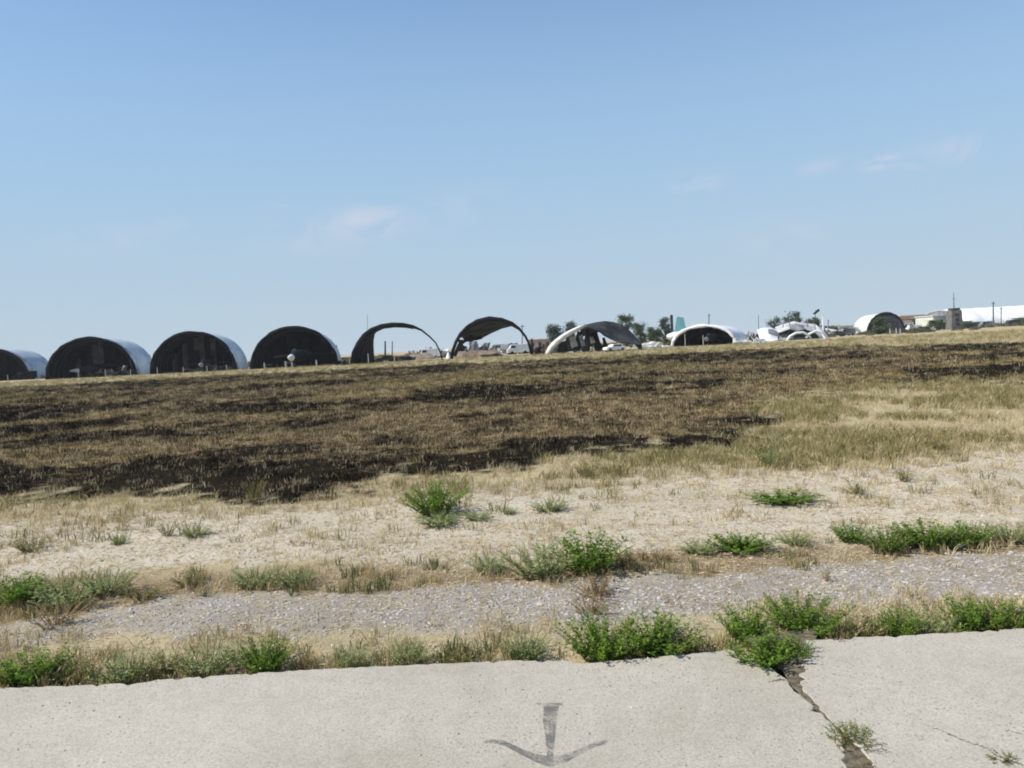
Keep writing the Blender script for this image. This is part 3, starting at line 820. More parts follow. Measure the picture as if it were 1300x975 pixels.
# along the pavement edge
weed(30, 868, 84, 52, 'bush', 'leftmost weed on the pavement edge, fresh green and low', WG1)
weed(95, 862, 60, 40, 'olive', 'olive weed between the leftmost weed and the overhanging grey green weed', WG1)
weed(152, 866, 80, 58, 'grey', 'grey green weed overhanging the pavement edge, between leftmost weed and twin bushes', WG1)
weed(205, 856, 60, 40, 'olive', 'olive weed between the two grey green weeds at the left slab edge', WG1)
weed(256, 856, 86, 62, 'grey', 'grey green bushy weed at the pavement edge, larger of the left pair', WG1)
weed(332, 851, 70, 60, 'bush', 'upright green weed at the pavement edge left of the straw gap', WG1)
weed(385, 846, 50, 36, 'dead', 'brown dry weed right of the upright green weed at the slab edge', WG1)
weed(440, 845, 60, 38, 'grey', 'low grey green weed in the middle of the straw gap at the slab edge', WG1)
weed(517, 842, 60, 48, 'grey', 'feathery grey green weed standing alone in straw at the pavement edge', WG1)
weed(580, 838, 60, 32, 'olive', 'low olive weed right of the feathery weed at the slab edge', WG1)
weed(665, 836, 66, 48, 'grey', 'grey green weed left of the big bright bush on the pavement edge', WG1)
weed(768, 837, 105, 76, 'bush', 'big bright green bush overhanging the pavement edge above the arrow', WG1)
weed(838, 831, 95, 58, 'bush', 'lower bright green bush joined to the right of the big bush', WG1)
weed(880, 826, 50, 40, 'olive', 'small olive weed at the right end of the low bright bush', WG1)
weed(955, 812, 75, 56, 'bush', 'green bush on the pavement edge just left of the slab joint', WG1)
weed(1028, 808, 105, 66, 'bush', 'tall green bush at the head of the slab joint', WG1)
weed(978, 852, 84, 48, 'bush', 'bright green weed sprouting from the slab joint over the concrete', WG1, 0.0)
ORD = ('first', 'second', 'third', 'fourth', 'fifth', 'sixth')
for k, (a, b_, c_, d_, kd) in enumerate([(1100, 806, 62, 42, 'olive'), (1145, 806, 66, 46, 'bush'), (1195, 803, 70, 50, 'grey'), (1240, 800, 66, 52, 'bush'), (1285, 798, 70, 56, 'bush'), (1335, 795, 70, 50, 'grey')]):
    weed(a, b_, c_, d_, kd, '%s %s weed right of the tall bush in the row along the right slab' % (ORD[k], {'olive': 'olive', 'bush': 'fresh green', 'grey': 'grey green'}[kd]), WG1)
weed(1010, 842, 52, 40, 'bush', 'green weed wedged in the top of the slab joint beside the right slab', WG1, 0.0)
weed(1092, 966, 56, 50, 'olive', 'small olive weed growing in the wide end of the slab joint', WG1, 0.0)
weed(1082, 950, 46, 34, 'bush', 'small green weed at the left side of the wide joint end', WG1, 0.0)
weed(1074, 938, 30, 26, 'olive', 'tiny olive sprig at the upper end of the wide part of the slab joint', WG1, 0.0)
weed(1100, 984, 40, 24, 'olive', 'small olive weed in the slab joint just above the bottom picture edge', WG1, 0.0)
weed(1104, 994, 46, 30, 'dead', 'dry brown weed in the slab joint at the bottom picture edge', WG1, 0.0)
weed(1284, 982, 44, 11, 'olive', 'low olive weed on the right slab at the bottom picture edge', WG1, 0.05)
weed(1040, 902, 22, 10, 'dead', 'tiny dry weed in the narrow middle of the slab joint', WG1, 0.0)
weed(1024, 872, 26, 14, 'bush', 'tiny green sprig in the slab joint below the bright weed', WG1, 0.0)
# behind the gravel
weed(15, 772, 70, 44, 'bush', 'dark green weed behind the gravel at the left picture edge', WG2)
weed(75, 776, 95, 54, 'grey', 'wide grey green weed behind the gravel at the far left', WG2)
weed(128, 760, 70, 40, 'grey', 'grey green weed on the right end of the far left weed patch', WG2)
weed(62, 800, 70, 40, 'dead', 'brown withered weed before the far left weed patch', WG2)
weed(175, 762, 60, 26, 'olive', 'low olive weed behind the gravel right of the far left weed patch', WG2)
weed(240, 748, 55, 26, 'olive', 'low olive weed between the far left patch and the flat grey green weed', WG2)
weed(318, 748, 72, 34, 'grey', 'left half of the flat grey green weed pair behind the gravel', WG2)
weed(370, 748, 60, 34, 'grey', 'right half of the flat grey green weed pair behind the gravel', WG2)
weed(622, 728, 56, 32, 'grey', 'small grey green weed left of the large bush behind the gravel', WG2)
weed(690, 738, 100, 58, 'grey', 'grey green left half of the large bush behind the gravel', WG2)
weed(748, 731, 100, 62, 'bush', 'bright green right half of the large bush behind the gravel', WG2)
weed(795, 722, 46, 32, 'olive', 'small olive weed at the right foot of the large bush behind the gravel', WG2)
weed(762, 762, 80, 44, 'dead', 'brown withered weed spilling over the gravel below the large bush', WG2)
weed(750, 782, 56, 36, 'dead', 'brown withered weed on the gravel right above the big bright bush', WG2)
weed(840, 716, 60, 24, 'dead', 'low rusty brown weed in the straw right of the large bush', WG2)
weed(890, 704, 56, 22, 'grey', 'low grey green weed in the golden straw behind the gravel', WG2)
weed(945, 702, 70, 24, 'bush', 'low dark green weed in the golden straw behind the gravel', WG2)
weed(1010, 694, 50, 22, 'grey', 'low grey green weed just left of the long green row behind the gravel', WG2)
for k, (a, b_, c_, d_, kd) in enumerate([(1085, 690, 50, 32, 'bush'), (1132, 704, 62, 46, 'bush'), (1188, 700, 72, 42, 'bush'), (1240, 694, 60, 36, 'bush'), (1290, 690, 62, 36, 'grey'), (1345, 688, 60, 34, 'bush')]):
    weed(a, b_, c_, d_, kd, '%s %s weed from the left in the long row behind the gravel' % (ORD[k], {'bush': 'green', 'grey': 'grey green'}[kd]), WG2)
weed(1050, 740, 16, 30, 'dead', 'tiny brown withered weed standing alone on the gravel', WG2)
# on the dirt strip
weed(552, 656, 76, 56, 'bush', 'round bright green bush standing alone on the dirt strip', WG3)
weed(560, 670, 70, 24, 'grey', 'low blue green weed at the foot of the round bush', WG3)
weed(606, 662, 44, 14, 'grey', 'flat grey weed right of the round bush', WG3)
weed(698, 650, 56, 22, 'grey', 'flat grey green weed on the dirt right of the round bush', WG3)
weed(648, 652, 26, 12, 'grey', 'tiny grey weed on the dirt between the round bush and flat weed', WG3)
weed(1000, 641, 88, 16, 'bush', 'flat dark green weed mat on the dirt at the right', WG3)
weed(1092, 628, 34, 14, 'olive', 'small olive weed on the dirt right of the flat dark mat', WG3)
weed(1152, 612, 24, 26, 'olive', 'thin upright olive weed on the dirt at the right', WG3)
weed(1196, 572, 40, 18, 'olive', 'olive weed at the lower edge of the right grass field', WG3)
weed(980, 592, 34, 36, 'grey', 'tall grey green weed where the burnt ground meets the grass', WG3)
weed(742, 606, 36, 24, 'olive', 'olive weed in the pale grass below the burnt ground', WG3)
weed(320, 636, 30, 36, 'olive', 'yellow green weed at the lower edge of the burnt ground', WG3)
weed(245, 682, 44, 22, 'grey', 'small grey green weed on the dirt at the left', WG3)
weed(210, 682, 26, 26, 'olive', 'thin olive weed beside the small grey green weed at the left', WG3)
weed(148, 692, 24, 20, 'grey', 'tiny grey weed on the dirt at the far left', WG3)
weed(36, 702, 50, 24, 'olive', 'olive weed on the dirt near the left picture edge', WG3)

# ------------------------------------------------------------------ arched aircraft shelters
YR = 185.0                                   # the row stands about 185 m off
AX = ray(500, 446); AX.z = 0; AX.normalize()  # direction the vaults run
SX = Vector((AX.y, -AX.x, 0))
def arch(wd, h, n=25, t0=0.0, t1=1.0, p=0.97):
    out = []
    for i in range(n):
        a = math.pi*(t0 + (t1-t0)*i/(n-1))
        out.append((-wd/2*math.copysign(abs(math.cos(a))**p, math.cos(a)), h*max(0.0, math.sin(a))**0.97))
    return out

def shelter(px, py, wd, h, D, label, seed, shellmat='sooty_sheet', endfill=0.6, group='burnt arched aircraft shelters', greys=('soot_light', 'soot', 'soot'), Y=None, yaw=None, rim='soot', inner='soot'):
    base = at(px, py); 
    if Y is not None: base = Vector((P(px, py, Y).x, Y, 0))
    ax_yaw = math.atan2(AX.y, AX.x) - math.pi/2 if yaw is None else yaw
    root = empty('aircraft_shelter', base, label, 'aircraft shelter', group, ax_yaw)
    r = random.Random(seed)
    prof = arch(wd, h)
    ns = 9
    # corrugated outer cladding
    mb = MB()
    fine = arch(wd, h, 73)
    rows = []
    for j in range(ns):
        k = D*j/(ns-1)
        rows.append([Vector((u*(1+0.004*((i % 2)*2-1)), k, z*(1+0.004*((i % 2)*2-1)) + r.uniform(-.03, .03))) for i, (u, z) in enumerate(fine)])
    mb.grid(rows)
    mb.build('cladding', M[shellmat], root, True)
    # sooty lining a little inside
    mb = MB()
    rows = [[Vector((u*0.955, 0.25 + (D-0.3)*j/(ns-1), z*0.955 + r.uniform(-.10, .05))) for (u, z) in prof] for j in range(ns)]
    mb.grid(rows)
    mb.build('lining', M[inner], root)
    # steel ribs
    for j in range(1, 6):
        mb = MB(); k = D*j/6
        mb.tube([Vector((u*0.94, k, z*0.94)) for u, z in prof], 0.12, 5)
        mb.build('rib', M['dark_steel'], root, True)
    # thick charred front rim, ragged
    mb = MB()
    mb.tube([Vector((u*0.985, 0, z*0.985)) for u, z in prof], [0.42*r.uniform(0.7, 1.25) for _ in prof], 7)
    mb.build('front_rim', M[rim], root, True)
    if endfill > 0:
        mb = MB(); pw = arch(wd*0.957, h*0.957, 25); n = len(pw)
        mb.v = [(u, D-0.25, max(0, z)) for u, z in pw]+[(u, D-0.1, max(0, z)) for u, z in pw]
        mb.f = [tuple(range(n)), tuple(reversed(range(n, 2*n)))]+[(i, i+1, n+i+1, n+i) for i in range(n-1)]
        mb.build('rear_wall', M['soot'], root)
        # what is left of the rear wall: panels that hang from the vault, some gone
        nP = 13
        for i in range(nP):
            u0 = -wd*0.46 + wd*0.92*i/nP; u1 = u0 + wd*0.92/nP - 0.12
            um = (u0+u1)/2
            top = h*0.95*math.sqrt(max(0.02, 1-(2*um/wd)**2))
            fr = (1-endfill)*r.uniform(0.3, 1.4)
            bot = top*min(0.85, max(0, fr))
            if r.random() < 0.25: bot = top*0.62
            if r.random() < 0.35: bot = 0.0
            if r.random() < 0.4: continue
            mb = MB(); mb.box((um, D-0.5 + r.uniform(-.2, .2), (top+bot)/2), (u1-u0, 0.12, max(0.3, top-bot)), 0)
            mb.build('wall_panel', M[r.choice(greys)], root)
    return root

W_, H_ = 106*YR/F, 50*YR/F
shelter(-14, 484.5, W_, H_*0.92, 16, 'burnt arched shelter cut off by the left picture edge', 1, endfill=0.75)
shelter(116, 479, W_, H_, 16, 'burnt arched shelter with parked wreck wing across its mouth, second from left', 2, endfill=0.7, greys=('soot_light', 'grey_metal', 'soot'))
shelter(246, 472.3, W_*0.965, H_, 16, 'burnt arched shelter with pale grey hanging panels inside, third from left', 3, endfill=0.85, greys=('soot_light', 'grey_metal', 'ash_panel'))
shelter(374, 466, W_*0.965, H_*0.97, 16, 'burnt arched shelter with a white nose cone showing in its mouth', 4, endfill=0.95)

# -- fifth: only a sooty side curtain and a thin arch are left
def remnant_five():
    base = at(503, 460.5); Y = base.y
    root = empty('aircraft_shelter', base, 'skeletal burnt shelter with one dark side curtain and thin bare arch', 'aircraft shelter', 'burnt arched aircraft shelters')
    L_ = lambda px, py, dy=0.0: P(px, py, Y+dy) - base
    mb = MB()
    pts = [(447, 461), (449, 448), (455, 436), (463, 426), (472, 419), (484, 414), (498, 412), (512, 412.5), (524, 414.5), (535, 419), (545, 427), (553, 435), (559, 447), (562, 460)]
    mb.tube([L_(a, b) for a, b in pts], [.4, .45, .5, .6, .55, .48, .5, .5, .38, .22, .18, .16, .15, .15], 6)
    mb.build('arch_rim', M['soot'], root, True)
    mb = MB()
    r = random.Random(5)
    for k in range(2):
        pass
    outer = [(446.5, 462), (449, 448), (455, 436), (463, 426), (472, 419.5), (480, 416)]
    inner = [(474.5, 462), (474.5, 450), (474, 440), (474, 432), (475.5, 424), (481, 417.5)]
    rows = []
    for j, ((a, b), (c, d)) in enumerate(zip(outer, inner)):
        rows.append([L_(a+(c-a)*i/10, b+(d-b)*i/10, 0.6 + 12*(i/10)**1.3 + (0.35 if i % 2 else -0.35)) for i in range(11)])
    mb.grid(rows)
    sheet(mb.build('side_curtain', M['soot'], root), 0.15)
    mb = MB()
    top = [(463, 426), (472, 419), (484, 413.5), (498, 411.8), (512, 412.3), (522, 414)]
    mb.grid([[L_(a, b, 0) for a, b in top], [L_(a+1.5, b+1.5, 4) for a, b in top], [L_(a+3, b+3.5, 8) for a, b in top]])
    sheet(mb.build('roof_strip', M['soot'], root), 0.15)
remnant_five()

def remnant_six():
    base = at(622, 453.6); Y = base.y
    root = empty('aircraft_shelter', base, 'burnt shelter open to the sky with its sooty canopy sagging at upper left', 'aircraft shelter', 'burnt arched aircraft shelters')
    L_ = lambda px, py, dy=0.0: P(px, py, Y+dy) - base
    pts = [(573, 456), (575, 445), (579, 434), (585, 424), (594, 415), (606, 408), (621, 404.5), (637, 406), (650, 410.5), (659, 417), (667, 427), (672, 438), (675, 450)]
    mb = MB(); mb.tube([L_(a, b) for a, b in pts], [.35, .35, .4, .45, .5, .55, .6, .5, .4, .32, .3, .3, .3], 6)
    mb.build('arch_rim', M['soot'], root, True)
    mb = MB()
    top = [(584, 426), (594, 416), (606, 409), (621, 405.5), (637, 407), (650, 411.5), (658, 416.5)]
    low = [(592, 433), (602, 431), (612, 428), (624, 422.5), (637, 416), (650, 413.5), (659, 418)]
    rows = []
    for j in range(6):
        k = j/5
        rows.append([L_(a+(c-a)*k, b+(d-b)*k + (0.8 if (i+j) % 2 else 0), 12*k) for i, ((a, b), (c, d)) in enumerate(zip(top, low))])
    mb.grid(rows)
    sheet(mb.build('canopy', M['soot_light'], root), 0.2)
    mb = MB(); pts2 = [(577, 452), (583, 438), (592, 431), (604, 430), (612, 428)]
    mb.tube([L_(a, b, 6) for a, b in pts2], .45, 6); mb.build('rear_rim', M['soot'], root, True)
    for px0, py0, py1 in ((598, 425, 434), (585, 431, 446)):
        mb = MB(); mb.box(L_(px0, (py0+py1)/2, 5), (1.0, .15, (py1-py0)*Y/F)); mb.build('hanging_strip', M['soot'], root)
remnant_six()

def remnant_seven():
    base = at(752, 447.5); Y = base.y
    root = empty('aircraft_shelter', base, 'collapsed shelter with a white curved leg and a dark sheet sagging to the ground', 'aircraft shelter', 'burnt arched aircraft shelters')
    L_ = lambda px, py, dy=0.0: P(px, py, Y+dy) - base
    o_ = [(691.5, 450), (696, 441), (703, 433), (712, 426), (722, 420), (733, 415), (744, 411.5)]
    i_ = [(700, 450), (704, 442), (711, 434.5), (719, 428.5), (727, 423.5), (737, 418), (746, 414)]
    mb = MB(); mb.grid([[L_(a, b, 3) for a, b in o_], [L_((a+c)/2-1, (b+d)/2-0.5, 0) for (a, b), (c, d) in zip(o_, i_)], [L_(c, d, 1.0) for c, d in i_]])
    sheet(mb.build('white_leg', M['white_paint'], root, True), 0.15)
    t_ = [(736, 415.5), (746, 412), (757, 409.5), (768, 408), (778, 409), (788, 412), (797, 418), (805, 426), (814, 436)]
    l_ = [(745, 415.5), (752, 417), (760, 420.5), (767, 425.5), (775, 430.5), (784, 433.5), (794, 435), (804, 436), (813, 438)]
    mb = MB(); rows = []
    back = [(a+2, b+4) for a, b in t_]
    rows.append([L_(a, b + 8, 14) for a, b in back])
    for j in range(7):
        k = j/6
        rows.append([L_(a+(c-a)*k, b+(d-b)*(k**0.8) + (0.5 if i % 2 else -0.3)*k, 7-9*k) for i, ((a, b), (c, d)) in enumerate(zip(t_, l_))])
    mb.grid(rows)
    sheet(mb.build('fallen_canopy', M['soot_light'], root), 0.2)
    # inner dark wall and posts
    r = random.Random(77)
    for a, b0_, b1_, dd, mt in [(716, 433, 448, 6, 'soot'), (722, 427, 447, 8, 'soot_light'), (728, 427, 441, 4, 'ash_panel'), (734, 420, 446, 9, 'soot'), (739, 425, 440, 5, 'grey_metal'), (746, 418, 446, 10, 'soot_light'), (752, 427, 436, 6, 'ash_panel'), (757, 421, 445, 9, 'soot'), (768, 428, 444, 8, 'soot'), (712, 436, 448, 8, 'soot')]:
        mb = MB(); mb.box((0, 0, 0), (1.5*r.uniform(.5, 1.3), .2, (b1_-b0_)*Y/F), 0.1, r.uniform(.5, 1), Matrix.Rotation(r.uniform(-.35, .35), 3, 'Y'))
        mb.build('wall_panel', M[mt], root, loc=L_(a, (b0_+b1_)/2, dd))
remnant_seven()

s8 = shelter(893, 438.6, 80*YR/F, 25*YR/F, 20, 'low white shelter with dark mouth and pale flank, last in the row', 8, 'white_sheet', 1.0, rim='white_paint', yaw=R(-24))

# far shelter at the right
shelter(1125, 423.5, 45*235/F, 27*235/F, 34, 'far white shelter with a closed dark front, right of the wreckage', 9, 'white_sheet', 0, 'far buildings', yaw=R(-2)-math.atan2(1, 4))
def closed_front():
    o = [c for c in bpy.data.objects if c.get('label', '').startswith('far white shelter')][0]
    pr_ = arch(45*235/F*0.95, 27*235/F*0.95)
    mb = MB(); n = len(pr_)
    mb.v = [(u, -0.1, z) for u, z in pr_]+[(u, 0.35, z) for u, z in pr_]
    mb.f = [tuple(range(n)), tuple(reversed(range(n, 2*n)))]+[(i, i+1, n+i+1, n+i) for i in range(n-1)]
    mb.build('front_wall', M['dark_steel'], o)
    mb = MB(); mb.box((0.6, -0.2, 1.9), (4.6, .12, 3.6)); mb.build('door', M['glass_dark'], o)
closed_front()

# ------------------------------------------------------------------ aircraft and vehicles
def aircraft(px, py, label, yaw, sc=1.0, nose='white_paint', body='soot_light', dy=3.0, fin=True, group='aircraft parked under the shelters', wing='soot'):
    g0 = at(px, py); Y = g0.y + dy
    root = empty('aircraft', (P(px, py, Y).x, Y, 0), label, 'aircraft', group, yaw)
    root.scale = (sc, sc, sc)
    # nose points along -y
    mb = MB()
    st = [(-5.6, 0.55, 1.75), (-4.6, .75, 1.85), (-2.5, .95, 2.0), (0, 1.05, 2.0), (3, .95, 2.0), (5.5, .7, 2.1), (7, .5, 2.2)]
    rows = []
    for yy, rr, zz in st:
        rows.append([Vector((math.cos(a)*rr, yy, zz+math.sin(a)*rr)) for a in [2*math.pi*i/10 for i in range(11)]])
    mb.grid(rows); mb.build('fuselage', M[body], root, True)
    mb = MB(); rows = []
    for yy, rr in ((-7.6, .05), (-7.2, .22), (-6.5, .4), (-5.6, .56)):
        rows.append([Vector((math.cos(a)*rr, yy, 1.7+math.sin(a)*rr)) for a in [2*math.pi*i/10 for i in range(11)]])
    mb.grid(rows); mb.build('nose_cone', M[nose], root, True)
    mb = MB(); rows = []
    for yy, rr, zz in ((-4.8, .05, 2.5), (-4.2, .42, 2.6), (-3.2, .5, 2.75), (-2.2, .1, 2.85)):
        rows.append([Vector((math.cos(a)*rr*.9, yy, zz+math.sin(a)*rr)) for a in [2*math.pi*i/10 for i in range(11)]])
    mb.grid(rows); mb.build('canopy', M['glass_dark'], root, True)
    for s in (-1, 1):
        mb = MB()
        a, b_, c_, d_ = Vector((s*.8, -1.5, 2.2)), Vector((s*5.2, 2.0, 2.0)), Vector((s*5.2, 3.4, 2.0)), Vector((s*.8, 3.6, 2.2))
        mb.grid([[a, d_], [b_, c_]]); sheet(mb.build('wing', M[wing], root), 0.22)
        mb = MB(); mb.grid([[Vector((s*.5, 5, 2.2)), Vector((s*.5, 7, 2.2))], [Vector((s*2.8, 6.6, 2.1)), Vector((s*2.8, 7.6, 2.1))]])
        sheet(mb.build('tailplane', M[wing], root), 0.16)
        mb = MB(); mb.tube([(s*1.3, 1.2, 1.6), (s*1.4, 1.2, .4)], .12, 6); mb.tube([(s*1.4-.15, 1.2, .42), (s*1.4+.15, 1.2, .42)], .42, 9)
        mb.build('landing_gear', M['rubber'], root)
    mb = MB(); mb.tube([(0, -4, 1.3), (0, -4, .35)], .1, 6); mb.tube([(-.12, -4, .33), (.12, -4, .33)], .33, 9); mb.build('nose_gear', M['rubber'], root)
    if fin:
        mb = MB(); mb.grid([[Vector((0, 3.4, 2.8)), Vector((0, 7, 2.6))], [Vector((0, 6.0, 5.0)), Vector((0, 7.6, 5.0))]])
        sheet(mb.build('tail_fin', M[body if body != 'white_paint' else 'grey_metal'], root), 0.2)
    return root
aircraft(8, 482, 'sooty aircraft with pale nose under the leftmost shelter', R(-8), 1.0, 'grey_metal', 'grey_metal', 7)
aircraft(131, 478, 'burnt aircraft with wing across the second shelter and white nose tip', R(-38), 1.0, 'white_paint', 'soot_light', 5)
aircraft(264, 472, 'dark aircraft standing deep in the third shelter', R(6), 0.9, 'grey_metal', 'soot', 8)
aircraft(382, 466.4, 'dark aircraft with bright white nose cone in the fourth shelter', R(0), 1.25, 'white_paint', 'soot', 7.4)
aircraft(735, 447.5, 'wrecked dark aircraft lying under the collapsed shelter', R(40), 0.85, 'grey_metal', 'soot_light', 6, False)
aircraft(905, 438.5, 'dark aircraft in the low white shelter', R(-30), 0.85, 'grey_metal', 'soot', 7)

def car(px, py, label, yaw, paint, dy=0.0, van=False, group='vehicles parked beyond the field', sc=1.0):
    g0 = at(px, py); Y = g0.y + dy
    root = empty('parked_van' if van else 'parked_car', (P(px, py, Y).x, Y, 0), label, 'van' if van else 'car', group, yaw)
    root.scale = (sc, sc, sc)
    prof = [(-2.2, .35), (-2.25, .75), (-1.9, .95), (-1.1, 1.0), (-.6, 1.45), (1.2, 1.5), (1.9, 1.05), (2.2, 1.0), (2.25, .4)]
    if van: prof = [(-2.4, .35), (-2.45, 1.0), (-2.0, 1.3), (-1.5, 2.1), (2.4, 2.15), (2.45, .4)]
    mb = MB(); n = len(prof)
    mb.v = [(x_, -.85, z_) for x_, z_ in prof]+[(x_, .85, z_) for x_, z_ in prof]
    mb.f = [tuple(range(n)), tuple(reversed(range(n, 2*n)))]+[(i, n+i, n+(i+1) % n, (i+1) % n) for i in range(n)]
    o = mb.build('body', M[paint], root)
    bv = o.modifiers.new('soft_edges', 'BEVEL'); bv.width = 0.06; bv.segments = 2
    zt = 1.42 if not van else 1.9
    for s in (-1, 1):
        mb = MB()
        if van: mb.box((-1.1, s*.86, 1.6), (.9, .02, .5))
        else: mb.box((.3, s*.86, 1.22), (1.7, .02, .34))
        mb.build('window', M['glass_dark'], root)
        for x_ in (-1.4, 1.4):
            mb = MB(); mb.tube([(x_, s*.72, .34), (x_, s*.9, .34)], .34, 12); mb.build('wheel', M['rubber'], root)
    return root
# sooty vehicles and crates in front of the shelters
car(33, 482, 'dark burnt truck body at the right foot of the leftmost shelter', R(10), 'soot', -2, True)
car(490, 460, 'dark wrecked car behind the thin bare arch', R(20), 'soot_light', 8)
car(546, 457, 'pale van behind the right leg of the thin bare arch', R(5), 'white_paint', 30, True, sc=1.2)
car(600, 453, 'grey car under the sagging canopy shelter', R(15), 'grey_metal', 14)
car(640, 452, 'pale grey van seen through the sagging canopy shelter', R(-10), 'grey_metal', 30, True, sc=1.3)
car(658, 451, 'white van at the right leg of the sagging canopy shelter', R(8), 'white_paint', 24, True, sc=1.2)
car(780, 446, 'white wrecked car before the fallen dark sheet', R(25), 'white_paint', -3)
car(965, 432, 'white car left of the white wreckage heap', R(10), 'white_paint', 30)
car(1062, 428, 'dark car right of the white wreckage heap', R(-5), 'dark_steel', 10)
car(1075, 427, 'grey van before the far white shelter', R(12), 'grey_metal', 16, True)
car(1160, 421, 'white van before the tan building', R(4), 'white_paint', 0, True)
car(1178, 420, 'dark car before the tan building', R(-6), 'dark_steel', 0)
car(1232, 417, 'dark car before the long white hangar', R(6), 'dark_steel', 0)
car(1252, 416, 'grey van before the long white hangar', R(3), 'grey_metal', 0, True)
car(1285, 414, 'dark van at the right end of the long white hangar', R(3), 'dark_steel', 0, True)

# earth bank seen through the open arches
def bank(px0, px1, pyb, hpx, dy, label, mat='earth_bank', lumpy=0.3, seed=0):
    a = at((px0+px1)/2, pyb); Y = a.y+dy
    r = random.Random(seed)
    A = P(px0, pyb, Y); B = P(px1, pyb, Y); c = (A+B)/2; c.z = 0
    root = empty('earth_bank', c, label, 'earth bank', 'earth banks behind the burnt shelters')
    n = 16; H = hpx*Y/F; mb = MB(); rows = []
    for j, (dz, dyy) in enumerate(((0, -2.2), (.6, -1.5), (1, -.5), (1, .5), (0, 2.2))):
        rows.append([Vector((A.x-c.x+(B.x-A.x)*i/n, dyy + r.uniform(-.2, .2), dz*H*(min(1, min(i, n-i)/2.0))*(1-lumpy*r.random()))) for i in range(n+1)])
    mb.grid(rows); mb.build('soil', M[mat], root, True)
bank(476, 556, 459, 8, 24, 'brown earth bank seen through the thin bare arch', seed=1)
bank(574, 640, 455, 9, 22, 'brown earth bank seen under the sagging canopy', seed=2)
bank(700, 760, 447.5, 7, 8, 'grey debris bank under the collapsed shelter', 'soot_light', .5, 3)

# debris heaps and sheets
def panel_heap(px, py, wpx, hpx, label, mats, n, seed, dy=0):
    g0 = at(px, py); Y = g0.y+dy; r = random.Random(seed)
    root = empty('wreckage_heap', (P(px, py, Y).x, Y, 0), label, 'wreckage', 'heaps of wreckage')
    W, H = wpx*Y/F*1.1, hpx*Y/F*1.2
    n = int(n*1.7)
    for i in range(n):
        u = -W/2 + W*(i+.5)/n + r.uniform(-.6, .6); ll = W/n*r.uniform(1.0, 3.0); zz = H*r.uniform(.35, 1.0)*(1-abs(2*u/W)**2*.5)
        y0 = r.uniform(-2, 2); mb = MB(); bend = r.uniform(-.5, .5); tilt = r.uniform(-.35, .35); kind = r.random()
        if kind < 0.25:      # bent bar sticking out
            mb.tube([(u, y0, 0), (u+tilt*zz*.6, y0, zz*.6), (u+(tilt+bend)*zz, y0+.3, zz*1.15)], r.uniform(.08, .16), 5)
            mb.build('bent_bar', M[r.choice(mats)], root); continue
        rows = []
        for j in range(5):
            t = j/4
            rows.append([Vector((u + ll*(k/4-.5) + tilt*zz*t + r.uniform(-.12, .12), y0 + bend*zz*math.sin(t*2.6) + r.uniform(-.15, .15), max(0.02, zz*t*(1-.25*abs(bend)*t) + (r.uniform(-.3, .3)*H*.35 if j == 4 else 0)))) for k in range(5)])
        mb.grid(rows); sheet(mb.build('torn_panel', M[mats[i % len(mats)]], root), 0.1)
    return root
panel_heap(1012, 430, 84, 15, 'heap of collapsed white shelter panels right of the low white shelter', ['dirty_white', 'white_sheet', 'grey_metal', 'dirty_white', 'soot_light', 'white_paint'], 10, 3, 8)
panel_heap(1046, 428.5, 34, 15, 'small heap of curled white panels below the flag pole', ['white_sheet', 'grey_metal'], 3, 4, 14)
panel_heap(815, 442, 24, 9, 'curled white panel lying at the foot of the fallen dark sheet', ['white_paint'], 2, 5, -1)
panel_heap(955, 436, 40, 9, 'torn white sheet beside the low white shelter', ['white_sheet', 'white_paint'], 3, 6, 0)
panel_heap(836, 442, 26, 7, 'pale rubble between the collapsed shelter and low white shelter', ['cream_wall', 'white_sheet'], 3, 7, 4)
panel_heap(552, 455, 34, 14, 'jumble of grey and pale scrap behind the right leg of the bare arch', ['grey_metal', 'ash_panel', 'dark_steel', 'white_sheet'], 6, 11, 10)
panel_heap(500, 459, 46, 7, 'low dark scrap along the foot of the bare arch', ['soot', 'dark_steel', 'rust'], 7, 12, 3)
panel_heap(603, 452.5, 46, 17, 'jumble of dark and grey scrap under the sagging canopy', ['dark_steel', 'grey_metal', 'soot_light', 'ash_panel'], 8, 13, 12)
panel_heap(648, 450.5, 42, 13, 'pale and dark scrap by the right leg of the sagging canopy shelter', ['ash_panel', 'dark_steel', 'cream_wall', 'soot_light', 'white_sheet'], 8, 14, 8)
panel_heap(742, 447, 66, 10, 'dark and pale scrap strewn under the collapsed shelter', ['soot', 'ash_panel', 'soot', 'white_sheet', 'soot_light'], 9, 15, 2)
panel_heap(142, 478, 46, 13, 'dark scrap at the right foot of the second shelter', ['soot', 'dark_steel', 'soot_light'], 6, 16, 2)
panel_heap(262, 472, 50, 8, 'low dark scrap in the mouth of the third shelter', ['soot', 'soot_light'], 6, 17, 2)
panel_heap(355, 467, 40, 8, 'low grey scrap in the mouth of the fourth shelter', ['soot', 'ash_panel', 'soot'], 6, 18, 2)
panel_heap(436, 464, 14, 9, 'small dark scrap between the fourth shelter and bare arch', ['soot', 'dark_steel'], 3, 19, 2)
panel_heap(520, 457.5, 40, 8, 'dark and rusty scrap in the middle of the bare arch', ['soot', 'rust', 'dark_steel', 'ash_panel'], 7, 21, 6)
panel_heap(538, 456, 30, 13, 'grey scrap and bars just left of the thin right leg of the bare arch', ['dark_steel', 'ash_panel', 'grey_metal', 'soot'], 7, 22, 14)
panel_heap(625, 451.5, 40, 13, 'grey and white scrap in the middle of the sagging canopy shelter', ['grey_metal', 'dirty_white', 'dark_steel', 'ash_panel'], 8, 23, 18)
